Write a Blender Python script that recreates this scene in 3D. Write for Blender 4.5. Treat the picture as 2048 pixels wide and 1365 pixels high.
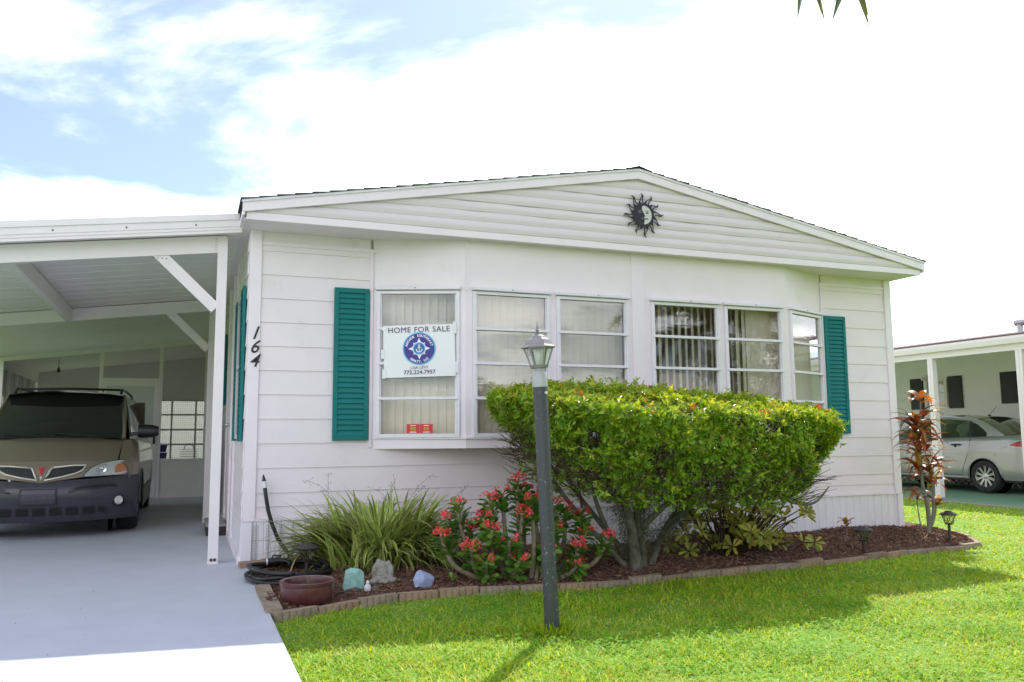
import bpy, bmesh, math, random
import numpy as np
from mathutils import Vector, Matrix

random.seed(7)
rng = np.random.default_rng(11)
for o in list(bpy.data.objects):
    bpy.data.objects.remove(o)
scene = bpy.context.scene
C = scene.collection
PI = math.pi

# ------------------------------------------------------------------ camera
# world frame: X runs along the front of the house, Y goes back into the lot, Z up
CAM = Vector((-0.456, -7.450, 1.126))
yaw, pit, rol = math.radians(-21.396), math.radians(6.441), math.radians(-0.419)
fw = Vector((-math.sin(yaw) * math.cos(pit), math.cos(yaw) * math.cos(pit), math.sin(pit)))
rt = Vector((math.cos(yaw), math.sin(yaw), 0))
up = rt.cross(fw)
r2 = rt * math.cos(rol) + up * math.sin(rol)
u2 = -rt * math.sin(rol) + up * math.cos(rol)
cam = bpy.data.cameras.new('camera')
cam.sensor_width = 36.0
cam.lens = 1648.9 / 2048 * 36
cam.clip_start = 0.05
cam.clip_end = 1500
co = bpy.data.objects.new('camera', cam)
C.objects.link(co)
co.matrix_world = Matrix(((r2.x, u2.x, -fw.x, CAM.x), (r2.y, u2.y, -fw.y, CAM.y), (r2.z, u2.z, -fw.z, CAM.z), (0, 0, 0, 1)))
scene.camera = co

# ------------------------------------------------------------------ sky, sun, exposure
SUN_AZ, SUN_EL = math.radians(37.0), math.radians(48.6)     # azimuth from +Y towards +X
SUN_DIR = Vector((math.sin(SUN_AZ) * math.cos(SUN_EL), math.cos(SUN_AZ) * math.cos(SUN_EL), math.sin(SUN_EL)))
SKY_STRENGTH, SUN_STRENGTH, EXPOSURE = 0.092, 3.8, 0.77

world = bpy.data.worlds.new('World')
scene.world = world
world.use_nodes = True
wt = world.node_tree
wt.nodes.clear()
def wn(kind, **kw):
    n = wt.nodes.new(kind)
    for k, v in kw.items():
        setattr(n, k, v)
    return n
def wmath(op, a, b=None, clamp=False):
    n = wn('ShaderNodeMath', operation=op, use_clamp=clamp)
    for i, v in enumerate((a, b)):
        if v is None:
            continue
        if isinstance(v, (int, float)):
            n.inputs[i].default_value = v
        else:
            wt.links.new(v, n.inputs[i])
    return n.outputs[0]
sky = wn('ShaderNodeTexSky', sky_type='NISHITA', sun_disc=False)
sky.sun_elevation = SUN_EL
sky.sun_rotation = SUN_AZ
sky.altitude = 0
sky.air_density = 1.0
sky.dust_density = 0.35
sky.ozone_density = 3.0
tc = wn('ShaderNodeTexCoord')
sep = wn('ShaderNodeSeparateXYZ')
wt.links.new(tc.outputs['Generated'], sep.inputs[0])
zc = wmath('MAXIMUM', wmath('ADD', sep.outputs[2], 0.10), 0.05)
comb = wn('ShaderNodeCombineXYZ')
wt.links.new(wmath('DIVIDE', sep.outputs[0], zc), comb.inputs[0])
wt.links.new(wmath('DIVIDE', sep.outputs[1], zc), comb.inputs[1])
CLOUD_OFFSET = (-1.82, -20.79, 1.631)
mp = wn('ShaderNodeMapping')
mp.inputs['Location'].default_value = CLOUD_OFFSET
wt.links.new(comb.outputs[0], mp.inputs[0])
nz = wn('ShaderNodeTexNoise')
nz.inputs['Scale'].default_value = 0.55
nz.inputs['Detail'].default_value = 9
nz.inputs['Roughness'].default_value = 0.58
nz.inputs['Distortion'].default_value = 0.35
wt.links.new(mp.outputs[0], nz.inputs['Vector'])
ramp = wn('ShaderNodeValToRGB')
ramp.color_ramp.elements[0].position = 0.405
ramp.color_ramp.elements[1].position = 0.585
ramp.color_ramp.interpolation = 'EASE'
wt.links.new(nz.outputs['Fac'], ramp.inputs[0])
# thin bright cloud: lit through, so brighter towards the sun
dotn = wn('ShaderNodeVectorMath', operation='DOT_PRODUCT')
wt.links.new(tc.outputs['Generated'], dotn.inputs[0])
dotn.inputs[1].default_value = SUN_DIR
glow = wmath('POWER', wmath('MAXIMUM', dotn.outputs['Value'], 0.0), 5.0)
cl = wmath('ADD', wmath('MULTIPLY', glow, 18.0), 21.0)
ccol = wn('ShaderNodeVectorMath', operation='SCALE')
ccol.inputs[0].default_value = (1.0, 1.0, 1.03)
wt.links.new(cl, ccol.inputs['Scale'])
mix = wn('ShaderNodeMix', data_type='RGBA')
wt.links.new(wmath('MULTIPLY', wmath('ADD', wmath('MULTIPLY', ramp.outputs[0], 0.88), 0.06), wmath('MULTIPLY', sep.outputs[2], 14.0, True)), mix.inputs[0])
wt.links.new(sky.outputs[0], mix.inputs[6])
wt.links.new(ccol.outputs[0], mix.inputs[7])
bg = wn('ShaderNodeBackground')
bg.inputs[1].default_value = SKY_STRENGTH
wt.links.new(mix.outputs[2], bg.inputs[0])
wo = wn('ShaderNodeOutputWorld')
wt.links.new(bg.outputs[0], wo.inputs[0])

sl = bpy.data.lights.new('sun', 'SUN')
sl.energy = SUN_STRENGTH
sl.angle = math.radians(0.55)
sl.color = (1.0, 0.955, 0.88)
so = bpy.data.objects.new('sun', sl)
C.objects.link(so)
so.rotation_euler = SUN_DIR.to_track_quat('Z', 'Y').to_euler()
so.location = SUN_DIR * 60

scene.render.engine = 'CYCLES'
scene.view_settings.view_transform = 'Standard'
scene.view_settings.look = 'None'
scene.view_settings.exposure = EXPOSURE
scene.view_settings.gamma = 1.0
scene.view_settings.use_curve_mapping = False
scene.cycles.max_bounces = 12
scene.cycles.diffuse_bounces = 7
scene.cycles.transparent_max_bounces = 24
scene.cycles.caustics_reflective = False
scene.cycles.caustics_refractive = False

# ------------------------------------------------------------------ materials
MATS = {}
def mat(name, col, rough=0.5, metal=0.0, noise=0.0, nscale=8.0, col2=None, bump=0.0, bscale=40.0, spec=0.5, trans=0.0, coat=0.0, island=None, stretch=None, dirt=None):
    """Principled material: colour mottled between col and col2 by noise, fine bump, optional random tone per island, optional blotchy dirt"""
    if name in MATS:
        return MATS[name]
    m = bpy.data.materials.new(name)
    m.use_nodes = True
    nt = m.node_tree
    N, Lk = nt.nodes, nt.links
    b = N['Principled BSDF']
    b.inputs['Base Color'].default_value = (*col, 1)
    b.inputs['Roughness'].default_value = rough
    b.inputs['Metallic'].default_value = metal
    b.inputs['Specular IOR Level'].default_value = spec
    b.inputs['Coat Weight'].default_value = coat
    b.inputs['Coat Roughness'].default_value = 0.05
    tcn = N.new('ShaderNodeTexCoord')
    vec = tcn.outputs['Object']
    if stretch:
        mpn = N.new('ShaderNodeMapping')
        mpn.inputs['Scale'].default_value = stretch
        Lk.new(vec, mpn.inputs[0])
        vec = mpn.outputs[0]
    cur = None
    def mixc(fac, a, c2):
        x = N.new('ShaderNodeMix')
        x.data_type = 'RGBA'
        Lk.new(fac, x.inputs[0])
        if isinstance(a, tuple):
            x.inputs[6].default_value = (*a, 1)
        else:
            Lk.new(a, x.inputs[6])
        x.inputs[7].default_value = (*c2, 1)
        return x.outputs[2]
    if island:
        g = N.new('ShaderNodeNewGeometry')
        rp = N.new('ShaderNodeValToRGB')
        els = rp.color_ramp.elements
        while len(els) < len(island):
            els.new(0.5)
        for i, e in enumerate(els):
            e.position = i / (len(island) - 1)
            e.color = (*island[i], 1)
        Lk.new(g.outputs['Random Per Island'], rp.inputs[0])
        cur = rp.outputs[0]
    if noise or col2:
        n = N.new('ShaderNodeTexNoise')
        n.inputs['Scale'].default_value = nscale
        n.inputs['Detail'].default_value = 6
        n.inputs['Roughness'].default_value = 0.6
        Lk.new(vec, n.inputs['Vector'])
        mr = N.new('ShaderNodeMapRange')
        mr.inputs[1].default_value = 0.32
        mr.inputs[2].default_value = 0.68
        Lk.new(n.outputs['Fac'], mr.inputs[0])
        c2 = col2 if col2 else tuple(c * (1 - noise) for c in col)
        cur = mixc(mr.outputs[0], cur if cur is not None else col, c2)
    if dirt:
        dcol, dsc, lo, hi = dirt
        n = N.new('ShaderNodeTexNoise')
        n.inputs['Scale'].default_value = dsc
        n.inputs['Detail'].default_value = 8
        n.inputs['Roughness'].default_value = 0.7
        Lk.new(tcn.outputs['Object'], n.inputs['Vector'])
        mr = N.new('ShaderNodeMapRange')
        mr.inputs[1].default_value = lo
        mr.inputs[2].default_value = hi
        mr.inputs[4].default_value = 0.75
        Lk.new(n.outputs['Fac'], mr.inputs[0])
        cur = mixc(mr.outputs[0], cur if cur is not None else col, dcol)
    if cur is not None:
        Lk.new(cur, b.inputs['Base Color'])
    if bump:
        n = N.new('ShaderNodeTexNoise')
        n.inputs['Scale'].default_value = bscale
        n.inputs['Detail'].default_value = 5
        Lk.new(vec, n.inputs['Vector'])
        bp = N.new('ShaderNodeBump')
        bp.inputs['Strength'].default_value = bump
        bp.inputs['Distance'].default_value = 0.01
        Lk.new(n.outputs['Fac'], bp.inputs['Height'])
        Lk.new(bp.outputs[0], b.inputs['Normal'])
    if trans:      # leaves: light passes through
        tl = N.new('ShaderNodeBsdfTranslucent')
        if cur is not None and island:      # light that has come through a leaf is yellower
            tint = N.new('ShaderNodeMix')
            tint.data_type = 'RGBA'
            tint.blend_type = 'MULTIPLY'
            tint.inputs[0].default_value = 1.0
            Lk.new(cur, tint.inputs[6])
            tint.inputs[7].default_value = (1.45, 1.1, 0.6, 1)
            Lk.new(tint.outputs[2], tl.inputs[0])
        else:
            tl.inputs[0].default_value = (*col, 1)
        ms = N.new('ShaderNodeMixShader')
        ms.inputs[0].default_value = trans
        Lk.new(b.outputs[0], ms.inputs[1])
        Lk.new(tl.outputs[0], ms.inputs[2])
        Lk.new(ms.outputs[0], N['Material Output'].inputs[0])
    MATS[name] = m
    return m

def glass(name, tint=(1, 1, 1), ior=1.5, rough=0.0, extra=0.0):
    """thin pane: see-through with Fresnel reflection"""
    if name in MATS:
        return MATS[name]
    m = bpy.data.materials.new(name)
    m.use_nodes = True
    nt = m.node_tree
    N, Lk = nt.nodes, nt.links
    N.clear()
    out = N.new('ShaderNodeOutputMaterial')
    t = N.new('ShaderNodeBsdfTransparent')
    t.inputs[0].default_value = (*tint, 1)
    g = N.new('ShaderNodeBsdfGlossy')
    g.inputs['Roughness'].default_value = rough
    f = N.new('ShaderNodeFresnel')
    gb = N.new('ShaderNodeNewGeometry')         # same reflectance from either side of a thin pane
    ms_ = N.new('ShaderNodeMath')
    ms_.operation = 'MULTIPLY_ADD'
    ms_.inputs[1].default_value = 1 / ior - ior
    ms_.inputs[2].default_value = ior
    Lk.new(gb.outputs['Backfacing'], ms_.inputs[0])
    Lk.new(ms_.outputs[0], f.inputs[0])
    a = N.new('ShaderNodeMath')
    a.operation = 'MULTIPLY_ADD'
    a.inputs[1].default_value = 2.0
    a.inputs[2].default_value = extra
    a.use_clamp = True
    Lk.new(f.outputs[0], a.inputs[0])
    nn = N.new('ShaderNodeTexNoise')     # old glass is not perfectly flat
    nn.inputs['Scale'].default_value = 3.0
    bp = N.new('ShaderNodeBump')
    bp.inputs['Strength'].default_value = 0.04
    bp.inputs['Distance'].default_value = 0.02
    Lk.new(nn.outputs['Fac'], bp.inputs['Height'])
    Lk.new(bp.outputs[0], g.inputs['Normal'])
    mx = N.new('ShaderNodeMixShader')
    Lk.new(a.outputs[0], mx.inputs[0])
    Lk.new(t.outputs[0], mx.inputs[1])
    Lk.new(g.outputs[0], mx.inputs[2])
    Lk.new(mx.outputs[0], out.inputs[0])
    MATS[name] = m
    return m

WHITE = mat('white_siding', (0.81, 0.73, 0.775), 0.45, noise=0.05, nscale=3, bump=0.08, bscale=60, dirt=((0.60, 0.56, 0.48), 3.0, 0.58, 0.95))
TRIM = mat('white_trim', (0.83, 0.745, 0.81), 0.4, noise=0.05, nscale=5, bump=0.04)
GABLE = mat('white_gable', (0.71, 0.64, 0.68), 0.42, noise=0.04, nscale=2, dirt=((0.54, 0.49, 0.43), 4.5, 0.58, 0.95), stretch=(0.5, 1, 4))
ALU = mat('window_aluminium', (0.78, 0.735, 0.80), 0.38, noise=0.08, nscale=14)
FRAMEDARK = mat('screw_dark', (0.03, 0.028, 0.03), 0.6)
TEAL = mat('teal_paint', (0.006, 0.175, 0.175), 0.6, noise=0.12, nscale=9, spec=0.3)
CARPORT = mat('carport_white', (0.80, 0.745, 0.77), 0.4, noise=0.04, nscale=4, dirt=((0.55, 0.53, 0.42), 3.0, 0.60, 0.95))
CEIL = mat('carport_ceiling', (0.86, 0.825, 0.81), 0.5, noise=0.05, nscale=3)
SKIRT = mat('skirting_vinyl', (0.78, 0.75, 0.80), 0.5, noise=0.05, nscale=4, dirt=((0.52, 0.50, 0.46), 4, 0.58, 0.85))
SHINGLE = mat('grey_shingle', (0.055, 0.058, 0.062), 0.9, noise=0.4, nscale=30, bump=0.5, bscale=120)
DRIVE = mat('painted_concrete', (0.51, 0.53, 0.60), 0.75, noise=0.09, nscale=2.6, bump=0.3, bscale=120, dirt=((0.43, 0.445, 0.50), 1.1, 0.55, 0.85))
SOIL = mat('lawn_soil', (0.11, 0.25, 0.02), 0.95, col2=(0.16, 0.28, 0.035), nscale=1.3, bump=0.6, bscale=70)
MULCHG = mat('mulch_ground', (0.075, 0.034, 0.022), 0.95, col2=(0.13, 0.068, 0.043), nscale=25, bump=0.9, bscale=60)
CHIP = mat('mulch_chip', (0.1, 0.05, 0.03), 0.9, island=[(0.12, 0.05, 0.032), (0.27, 0.11, 0.066), (0.40, 0.20, 0.125), (0.56, 0.38, 0.26), (0.18, 0.08, 0.052)], noise=0.3, nscale=60)
EDGE = mat('edging_concrete', (0.36, 0.255, 0.175), 0.9, col2=(0.27, 0.18, 0.12), nscale=14, bump=0.4, bscale=90, dirt=((0.16, 0.13, 0.09), 9, 0.55, 0.8))
BLIND = mat('blind_vinyl', (0.88, 0.80, 0.64), 0.5, noise=0.05, nscale=4, trans=0.4)
ROOM = mat('room_paint', (0.52, 0.48, 0.40), 0.9)
PANE = glass('window_pane', extra=0.0)
EDGE2 = mat('edging_concrete_grey', (0.33, 0.265, 0.20), 0.9, col2=(0.24, 0.185, 0.135), nscale=14, bump=0.4, bscale=90, dirt=((0.13, 0.12, 0.08), 7, 0.50, 0.75))
EDGE3 = mat('edging_concrete_dark', (0.29, 0.20, 0.145), 0.9, col2=(0.21, 0.145, 0.10), nscale=14, bump=0.4, bscale=90, dirt=((0.12, 0.11, 0.07), 8, 0.50, 0.75))
BLACKP = mat('black_plastic', (0.012, 0.012, 0.014), 0.4, noise=0.2, nscale=20)
RUBBER = mat('black_rubber', (0.016, 0.016, 0.017), 0.7, noise=0.3, nscale=30)
# ------------------------------------------------------------------ helpers
BASE = {}
class MB:
    def __init__(s):
        s.v, s.f = [], []
    def add(s, vs, fs):
        o = len(s.v)
        s.v += [tuple(v) for v in vs]
        s.f += [tuple(i + o for i in f) for f in fs]
        return s
    def box(s, x0, x1, y0, y1, z0, z1):
        return s.add([(x0, y0, z0), (x1, y0, z0), (x1, y1, z0), (x0, y1, z0), (x0, y0, z1), (x1, y0, z1), (x1, y1, z1), (x0, y1, z1)],
                     [(0, 3, 2, 1), (4, 5, 6, 7), (0, 1, 5, 4), (1, 2, 6, 5), (2, 3, 7, 6), (3, 0, 4, 7)])
    def obox(s, c, ax, ay, az):
        c, ax, ay, az = Vector(c), Vector(ax), Vector(ay), Vector(az)
        vs = [c + ax * i + ay * j + az * k for k in (-1, 1) for j in (-1, 1) for i in (-1, 1)]
        return s.add(vs, [(0, 2, 3, 1), (4, 5, 7, 6), (0, 1, 5, 4), (1, 3, 7, 5), (3, 2, 6, 7), (2, 0, 4, 6)])
    def bar(s, a, b, w, t, upv=(0, 0, 1)):
        a, b, upv = Vector(a), Vector(b), Vector(upv)
        d = (b - a)
        sd = d.cross(upv).normalized()
        u = sd.cross(d).normalized()
        return s.obox((a + b) / 2, d / 2, sd * (w / 2), u * (t / 2))
    def tube(s, pts, rads, n=8, cap=True):
        pts = [Vector(p) for p in pts]
        if isinstance(rads, (int, float)):
            rads = [rads] * len(pts)
        o = len(s.v)
        prev = None
        for i, p in enumerate(pts):
            d = (pts[min(i + 1, len(pts) - 1)] - pts[max(i - 1, 0)])
            d = d.normalized() if d.length > 1e-9 else Vector((0, 0, 1))
            if prev is None:
                a = d.orthogonal().normalized()
            else:
                a = (prev - d * prev.dot(d))
                a = a.normalized() if a.length > 1e-6 else d.orthogonal().normalized()
            prev = a
            b = d.cross(a)
            for k in range(n):
                an = 2 * PI * k / n
                s.v.append(tuple(p + (a * math.cos(an) + b * math.sin(an)) * rads[i]))
        for i in range(len(pts) - 1):
            for k in range(n):
                s.f.append((o + i * n + k, o + i * n + (k + 1) % n, o + (i + 1) * n + (k + 1) % n, o + (i + 1) * n + k))
        if cap:
            s.f.append(tuple(o + k for k in reversed(range(n))))
            s.f.append(tuple(o + (len(pts) - 1) * n + k for k in range(n)))
        return s
    def lathe(s, prof, c=(0, 0, 0), n=24, axis=None, cap=True):
        """prof: (radius, height) pairs; axis: optional 3x3 whose third column is the spin axis"""
        o = len(s.v)
        c = Vector(c)
        M = axis if axis is not None else Matrix.Identity(3)
        for r, z in prof:
            for k in range(n):
                a = 2 * PI * k / n
                s.v.append(tuple(c + M @ Vector((r * math.cos(a), r * math.sin(a), z))))
        for i in range(len(prof) - 1):
            for k in range(n):
                s.f.append((o + i * n + k, o + i * n + (k + 1) % n, o + (i + 1) * n + (k + 1) % n, o + (i + 1) * n + k))
        if cap and prof[0][0] > 1e-6:
            s.f.append(tuple(o + k for k in reversed(range(n))))
        if cap and prof[-1][0] > 1e-6:
            s.f.append(tuple(o + (len(prof) - 1) * n + k for k in range(n)))
        return s
    def prism(s, poly, fn, d0, d1):
        """extrude a 2-D polygon; fn(u, v, d) gives the point"""
        n = len(poly)
        o = len(s.v)
        s.v += [tuple(fn(u, v, d0)) for u, v in poly] + [tuple(fn(u, v, d1)) for u, v in poly]
        s.f.append(tuple(o + i for i in range(n)))
        s.f.append(tuple(o + n + i for i in reversed(range(n))))
        for i in range(n):
            j = (i + 1) % n
            s.f.append((o + i, o + n + i, o + n + j, o + j))
        return s
    def grid(s, P):
        o = len(s.v)
        h, w = len(P), len(P[0])
        for r in P:
            s.v += [tuple(p) for p in r]
        for i in range(h - 1):
            for j in range(w - 1):
                s.f.append((o + i * w + j, o + i * w + j + 1, o + (i + 1) * w + j + 1, o + (i + 1) * w + j))
        return s
    def mesh(s, name, L=(0, 0, 0), smooth=False, fix=True, doubles=False):
        me = bpy.data.meshes.new(name)
        L = Vector(L)
        me.from_pydata([tuple(Vector(v) - L) for v in s.v], [], s.f)
        if fix or doubles:
            bm = bmesh.new()
            bm.from_mesh(me)
            if doubles:
                bmesh.ops.remove_doubles(bm, verts=bm.verts, dist=1e-4)
            bmesh.ops.recalc_face_normals(bm, faces=bm.faces)
            bm.to_mesh(me)
            bm.free()
        if smooth:
            me.polygons.foreach_set('use_smooth', [True] * len(me.polygons))
            if smooth != 'all':
                me.set_sharp_from_angle(angle=math.radians(38 if smooth is True else smooth))
        return me
    def build(s, name, m, parent=None, smooth=False, fix=True, bevel=0, doubles=False, subsurf=0, solid=0, label=None):
        L = BASE.get(parent.name, (0, 0, 0)) if parent else (0, 0, 0)
        me = s.mesh(name, L, smooth, fix, doubles)
        o = bpy.data.objects.new(name, me)
        me.materials.append(m)
        C.objects.link(o)
        if parent:
            o.parent = parent
            BASE[o.name] = L
        if solid:
            md = o.modifiers.new('thickness', 'SOLIDIFY')
            md.thickness = solid
        if subsurf:
            md = o.modifiers.new('smooth', 'SUBSURF')
            md.levels = md.render_levels = subsurf
        if bevel:
            md = o.modifiers.new('edge', 'BEVEL')
            md.width = bevel
            md.segments = 2
            md.limit_method = 'ANGLE'
        if label:
            o['label'] = label
        return o
def inst(name, me, parent, loc=(0, 0, 0), rot=(0, 0, 0), scale=None):
    """an object that shares mesh data (which carries its material)"""
    o = bpy.data.objects.new(name, me)
    C.objects.link(o)
    L = Vector(BASE.get(parent.name, (0, 0, 0))) if parent else Vector((0, 0, 0))
    o.location = Vector(loc) - L
    o.rotation_euler = rot
    if scale:
        o.scale = scale
    if parent:
        o.parent = parent
    return o
def tag(o, label=None, cat=None, group=None, kind=None):
    if label: o['label'] = label
    if cat: o['category'] = cat
    if group: o['group'] = group
    if kind: o['kind'] = kind
    return o
def thing(name, label, cat, loc=(0, 0, 0), group=None):
    o = bpy.data.objects.new(name, None)
    o.empty_display_size = 0.2
    C.objects.link(o)
    o.location = loc
    BASE[o.name] = tuple(loc)
    return tag(o, label, cat, group)
def copy_tree(o, parent=None):
    c = o.copy()
    C.objects.link(c)
    c.parent = parent
    for ch in list(o.children):
        copy_tree(ch, c)
    return c
def text_mesh(txt, size=1.0, shear=0.0, align='CENTER', bold=0.0, ext=0.0, spacing=1.0):
    cu = bpy.data.curves.new('lettering', 'FONT')
    cu.body = txt
    cu.size = size
    cu.shear = shear
    cu.align_x = align
    cu.align_y = 'CENTER'
    cu.offset = bold
    cu.extrude = ext
    cu.space_character = spacing
    cu.resolution_u = 3
    to = bpy.data.objects.new('lettering', cu)
    C.objects.link(to)
    dg = bpy.context.evaluated_depsgraph_get()
    dg.update()
    me = bpy.data.meshes.new_from_object(to.evaluated_get(dg))
    bpy.data.objects.remove(to)
    return me
def text_into(mb, txt, size, fn, shear=0.0, bold=0.0, ext=0.0, spacing=1.0):
    me = text_mesh(txt, size, shear, 'CENTER', bold, ext, spacing)
    mb.add([fn(v.co.x, v.co.y, v.co.z) for v in me.vertices], [tuple(p.vertices) for p in me.polygons])
    bpy.data.meshes.remove(me)
    return mb
def fast_mesh(name, verts, faces, m, k):
    """verts (N,3) array, faces (M,k) array"""
    me = bpy.data.meshes.new(name)
    me.vertices.add(len(verts))
    me.vertices.foreach_set('co', np.ascontiguousarray(verts, dtype=np.float32).ravel())
    nf = len(faces)
    me.loops.add(nf * k)
    me.loops.foreach_set('vertex_index', np.ascontiguousarray(faces, dtype=np.int32).ravel())
    me.polygons.add(nf)
    me.polygons.foreach_set('loop_start', np.arange(0, nf * k, k, dtype=np.int32))
    me.update(calc_edges=True)
    me.materials.append(m)
    return me
def nrm(a):
    return a / np.maximum(np.linalg.norm(a, axis=-1, keepdims=True), 1e-9)
def leaves(base, d, n, L, W, fold=0.25, droop=0.15, wide=0.5):
    """folded diamond leaves: arrays base, direction, normal, length, width -> verts, tris"""
    d, n = nrm(d), n
    sd = nrm(np.cross(d, n))
    n = np.cross(sd, d)
    L, W = L[:, None], W[:, None]
    mid = base + d * L * wide
    l = mid - sd * W / 2 + n * W * fold
    r = mid + sd * W / 2 + n * W * fold
    t = base + d * L - n * L * droop
    V = np.stack([base, l, t, r], 1).reshape(-1, 3)
    i = np.arange(len(base))[:, None] * 4
    F = np.concatenate([i + np.array([[0, 2, 1]]), i + np.array([[0, 3, 2]])], 0)
    return V, F
def mobj(name, me, parent=None):
    o = bpy.data.objects.new(name, me)
    C.objects.link(o)
    if parent:
        o.parent = parent
        L = Vector(BASE.get(parent.name, (0, 0, 0)))
        me.transform(Matrix.Translation(-L))
        BASE[o.name] = tuple(L)
    return o
def rand_dirs(n):
    return nrm(rng.normal(size=(n, 3)))
def ribbon(mb, pts, widths, side, uvs=None, fold=0.0):
    """a three-vertex-wide strip along pts; returns nothing"""
    o = len(mb.v)
    n = len(pts)
    for p, w in zip(pts, widths):
        p = Vector(p)
        u = Vector((0, 0, 1))
        mb.v += [tuple(p - side * w + u * w * fold), tuple(p), tuple(p + side * w + u * w * fold)]
    for i in range(n - 1):
        a = o + i * 3
        mb.f += [(a, a + 1, a + 4, a + 3), (a + 1, a + 2, a + 5, a + 4)]
def gz(x):
    return -0.011 * min(max(x - 1, 0), 7)
# ------------------------------------------------------------------ setting: lawn, driveway, street
SLAB = 0.05
def lawn_grid():
    xs = [-250, -60, -20, -8, -4.05] + [i * 0.5 for i in range(-8, 29)] + [16, 20, 30, 60, 250]
    ys = [-250, -80, -40, -30, -20, -12, -8, -6, -4, -3, -2, -1, 0, 2, 5, 9, 15, 30, 60, 250]
    m = MB()
    m.grid([[(x, y, gz(x)) for x in xs] for y in ys])
    return m
tag(lawn_grid().build('lawn', SOIL, smooth='all'), kind='structure')
m = MB()
m.box(-4.0, 0.05, -11.0, 8.6, -0.06, SLAB)
drive = tag(m.build('driveway', DRIVE, bevel=0.006), kind='structure')
m = MB()
for yy in (-7.4, -3.9 - 1.6, 4.4):
    m.box(-3.99, 0.045, yy, yy + 0.006, SLAB - 0.02, SLAB + 0.0015)
m.build('control_joint', mat('joint_dark', (0.2, 0.2, 0.21), 0.9), drive)
ASPH = mat('asphalt', (0.055, 0.055, 0.058), 0.9, noise=0.3, nscale=40, bump=0.3, bscale=150)
m = MB(); m.box(-120, 120, -17.5, -11.0, -0.2, -0.03 + 0.05)
tag(m.build('street', ASPH), kind='structure')

# bed edge: front polyline (lawn side) of the mulch bed
EDGE_PTS = [(0.063, -2.10), (0.398, -1.969), (0.93, -1.786), (1.305, -1.745), (1.945, -1.80), (2.368, -1.83), (2.836, -1.78), (3.398, -1.695),
            (3.915, -1.64), (4.506, -1.555), (5.484, -1.40), (6.588, -1.22), (7.145, -1.14), (7.62, -0.62), (7.82, -0.07), (7.95, 0.35)]
def edge_y(x):
    for (x0, y0), (x1, y1) in zip(EDGE_PTS, EDGE_PTS[1:]):
        if x0 <= x <= x1:
            return y0 + (y1 - y0) * (x - x0) / (x1 - x0)
    return 0.4 if x > 7.8 else -2.1
def in_bed(x, y):
    return 0.05 < x < 7.95 and y > edge_y(x) and (y < 0.0 or (x > 7.32 and y < 0.4))
def bed_z(x, y):
    # mulch is heaped a little against the house and around the plants
    e = edge_y(x)
    t = min(max((y - e) / 0.5, 0), 1)
    return gz(x) + 0.035 + 0.035 * t + 0.02 * math.sin(x * 3.1 + y * 2) * t + 0.012 * math.sin(x * 9.7 + 1.3 * y) * math.sin(y * 8.1) * t + (0.03 * t if x > 4.2 else 0)
m = MB()
rows = []
nx, ny = 158, 26
for j in range(ny + 1):
    r = []
    for i in range(nx + 1):
        x = 0.055 + (7.9 - 0.055) * i / nx
        e = edge_y(x) + 0.03
        top = 0.02 if x < 7.34 else min(0.4, 0.02 + (x - 7.3) * 1.2)
        y = e + (top - e) * j / ny
        r.append((x, y, bed_z(x, y) + random.uniform(-0.006, 0.006)))
    rows.append(r)
m.grid(rows)
tag(m.build('mulch_bed', MULCHG, smooth='all'), kind='structure')
# bark chips
def chips():
    P = []
    while len(P) < 15000:
        x = random.uniform(0.07, 7.9)
        y = random.uniform(-2.1, 0.38)
        if y > edge_y(x) + 0.05 and (y < -0.01 or x > 7.34):
            if x > 7.3 and y > 0.35 * (x - 7.2):
                continue
            P.append((x, y, bed_z(x, y)))
    P = np.array(P)
    n = len(P)
    d = nrm(np.stack([rng.normal(size=n), rng.normal(size=n), rng.normal(size=n) * 0.28], 1))
    s = nrm(np.cross(d, np.stack([rng.normal(size=n) * .3, rng.normal(size=n) * .3, np.ones(n)], 1)))
    L = rng.uniform(0.008, 0.034, n)[:, None]
    W = rng.uniform(0.002, 0.0065, n)[:, None]
    h = np.cross(d, s) * rng.uniform(0.001, 0.003, n)[:, None]
    c = P + np.stack([np.zeros(n), np.zeros(n), rng.uniform(0.0, 0.014, n)], 1)
    V = np.stack([c - d * L - s * W, c + d * L - s * W * .6, c + d * L * .9 + s * W, c - d * L * .8 + s * W * 1.1,
                  c - d * L - s * W + h * 2, c + d * L - s * W * .6 + h * 2, c + d * L * .9 + s * W + h * 2, c - d * L * .8 + s * W * 1.1 + h * 2], 1).reshape(-1, 3)
    q = np.array([[4, 5, 6, 7], [0, 1, 5, 4], [1, 2, 6, 5], [2, 3, 7, 6], [3, 0, 4, 7]])
    F = (np.arange(n)[:, None, None] * 8 + q[None]).reshape(-1, 4)
    return fast_mesh('bark_mulch', V, F, CHIP, 4)
tag(mobj('bark_mulch', chips()), 'loose reddish brown bark mulch covering the flower bed', 'mulch', kind='stuff')

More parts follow.
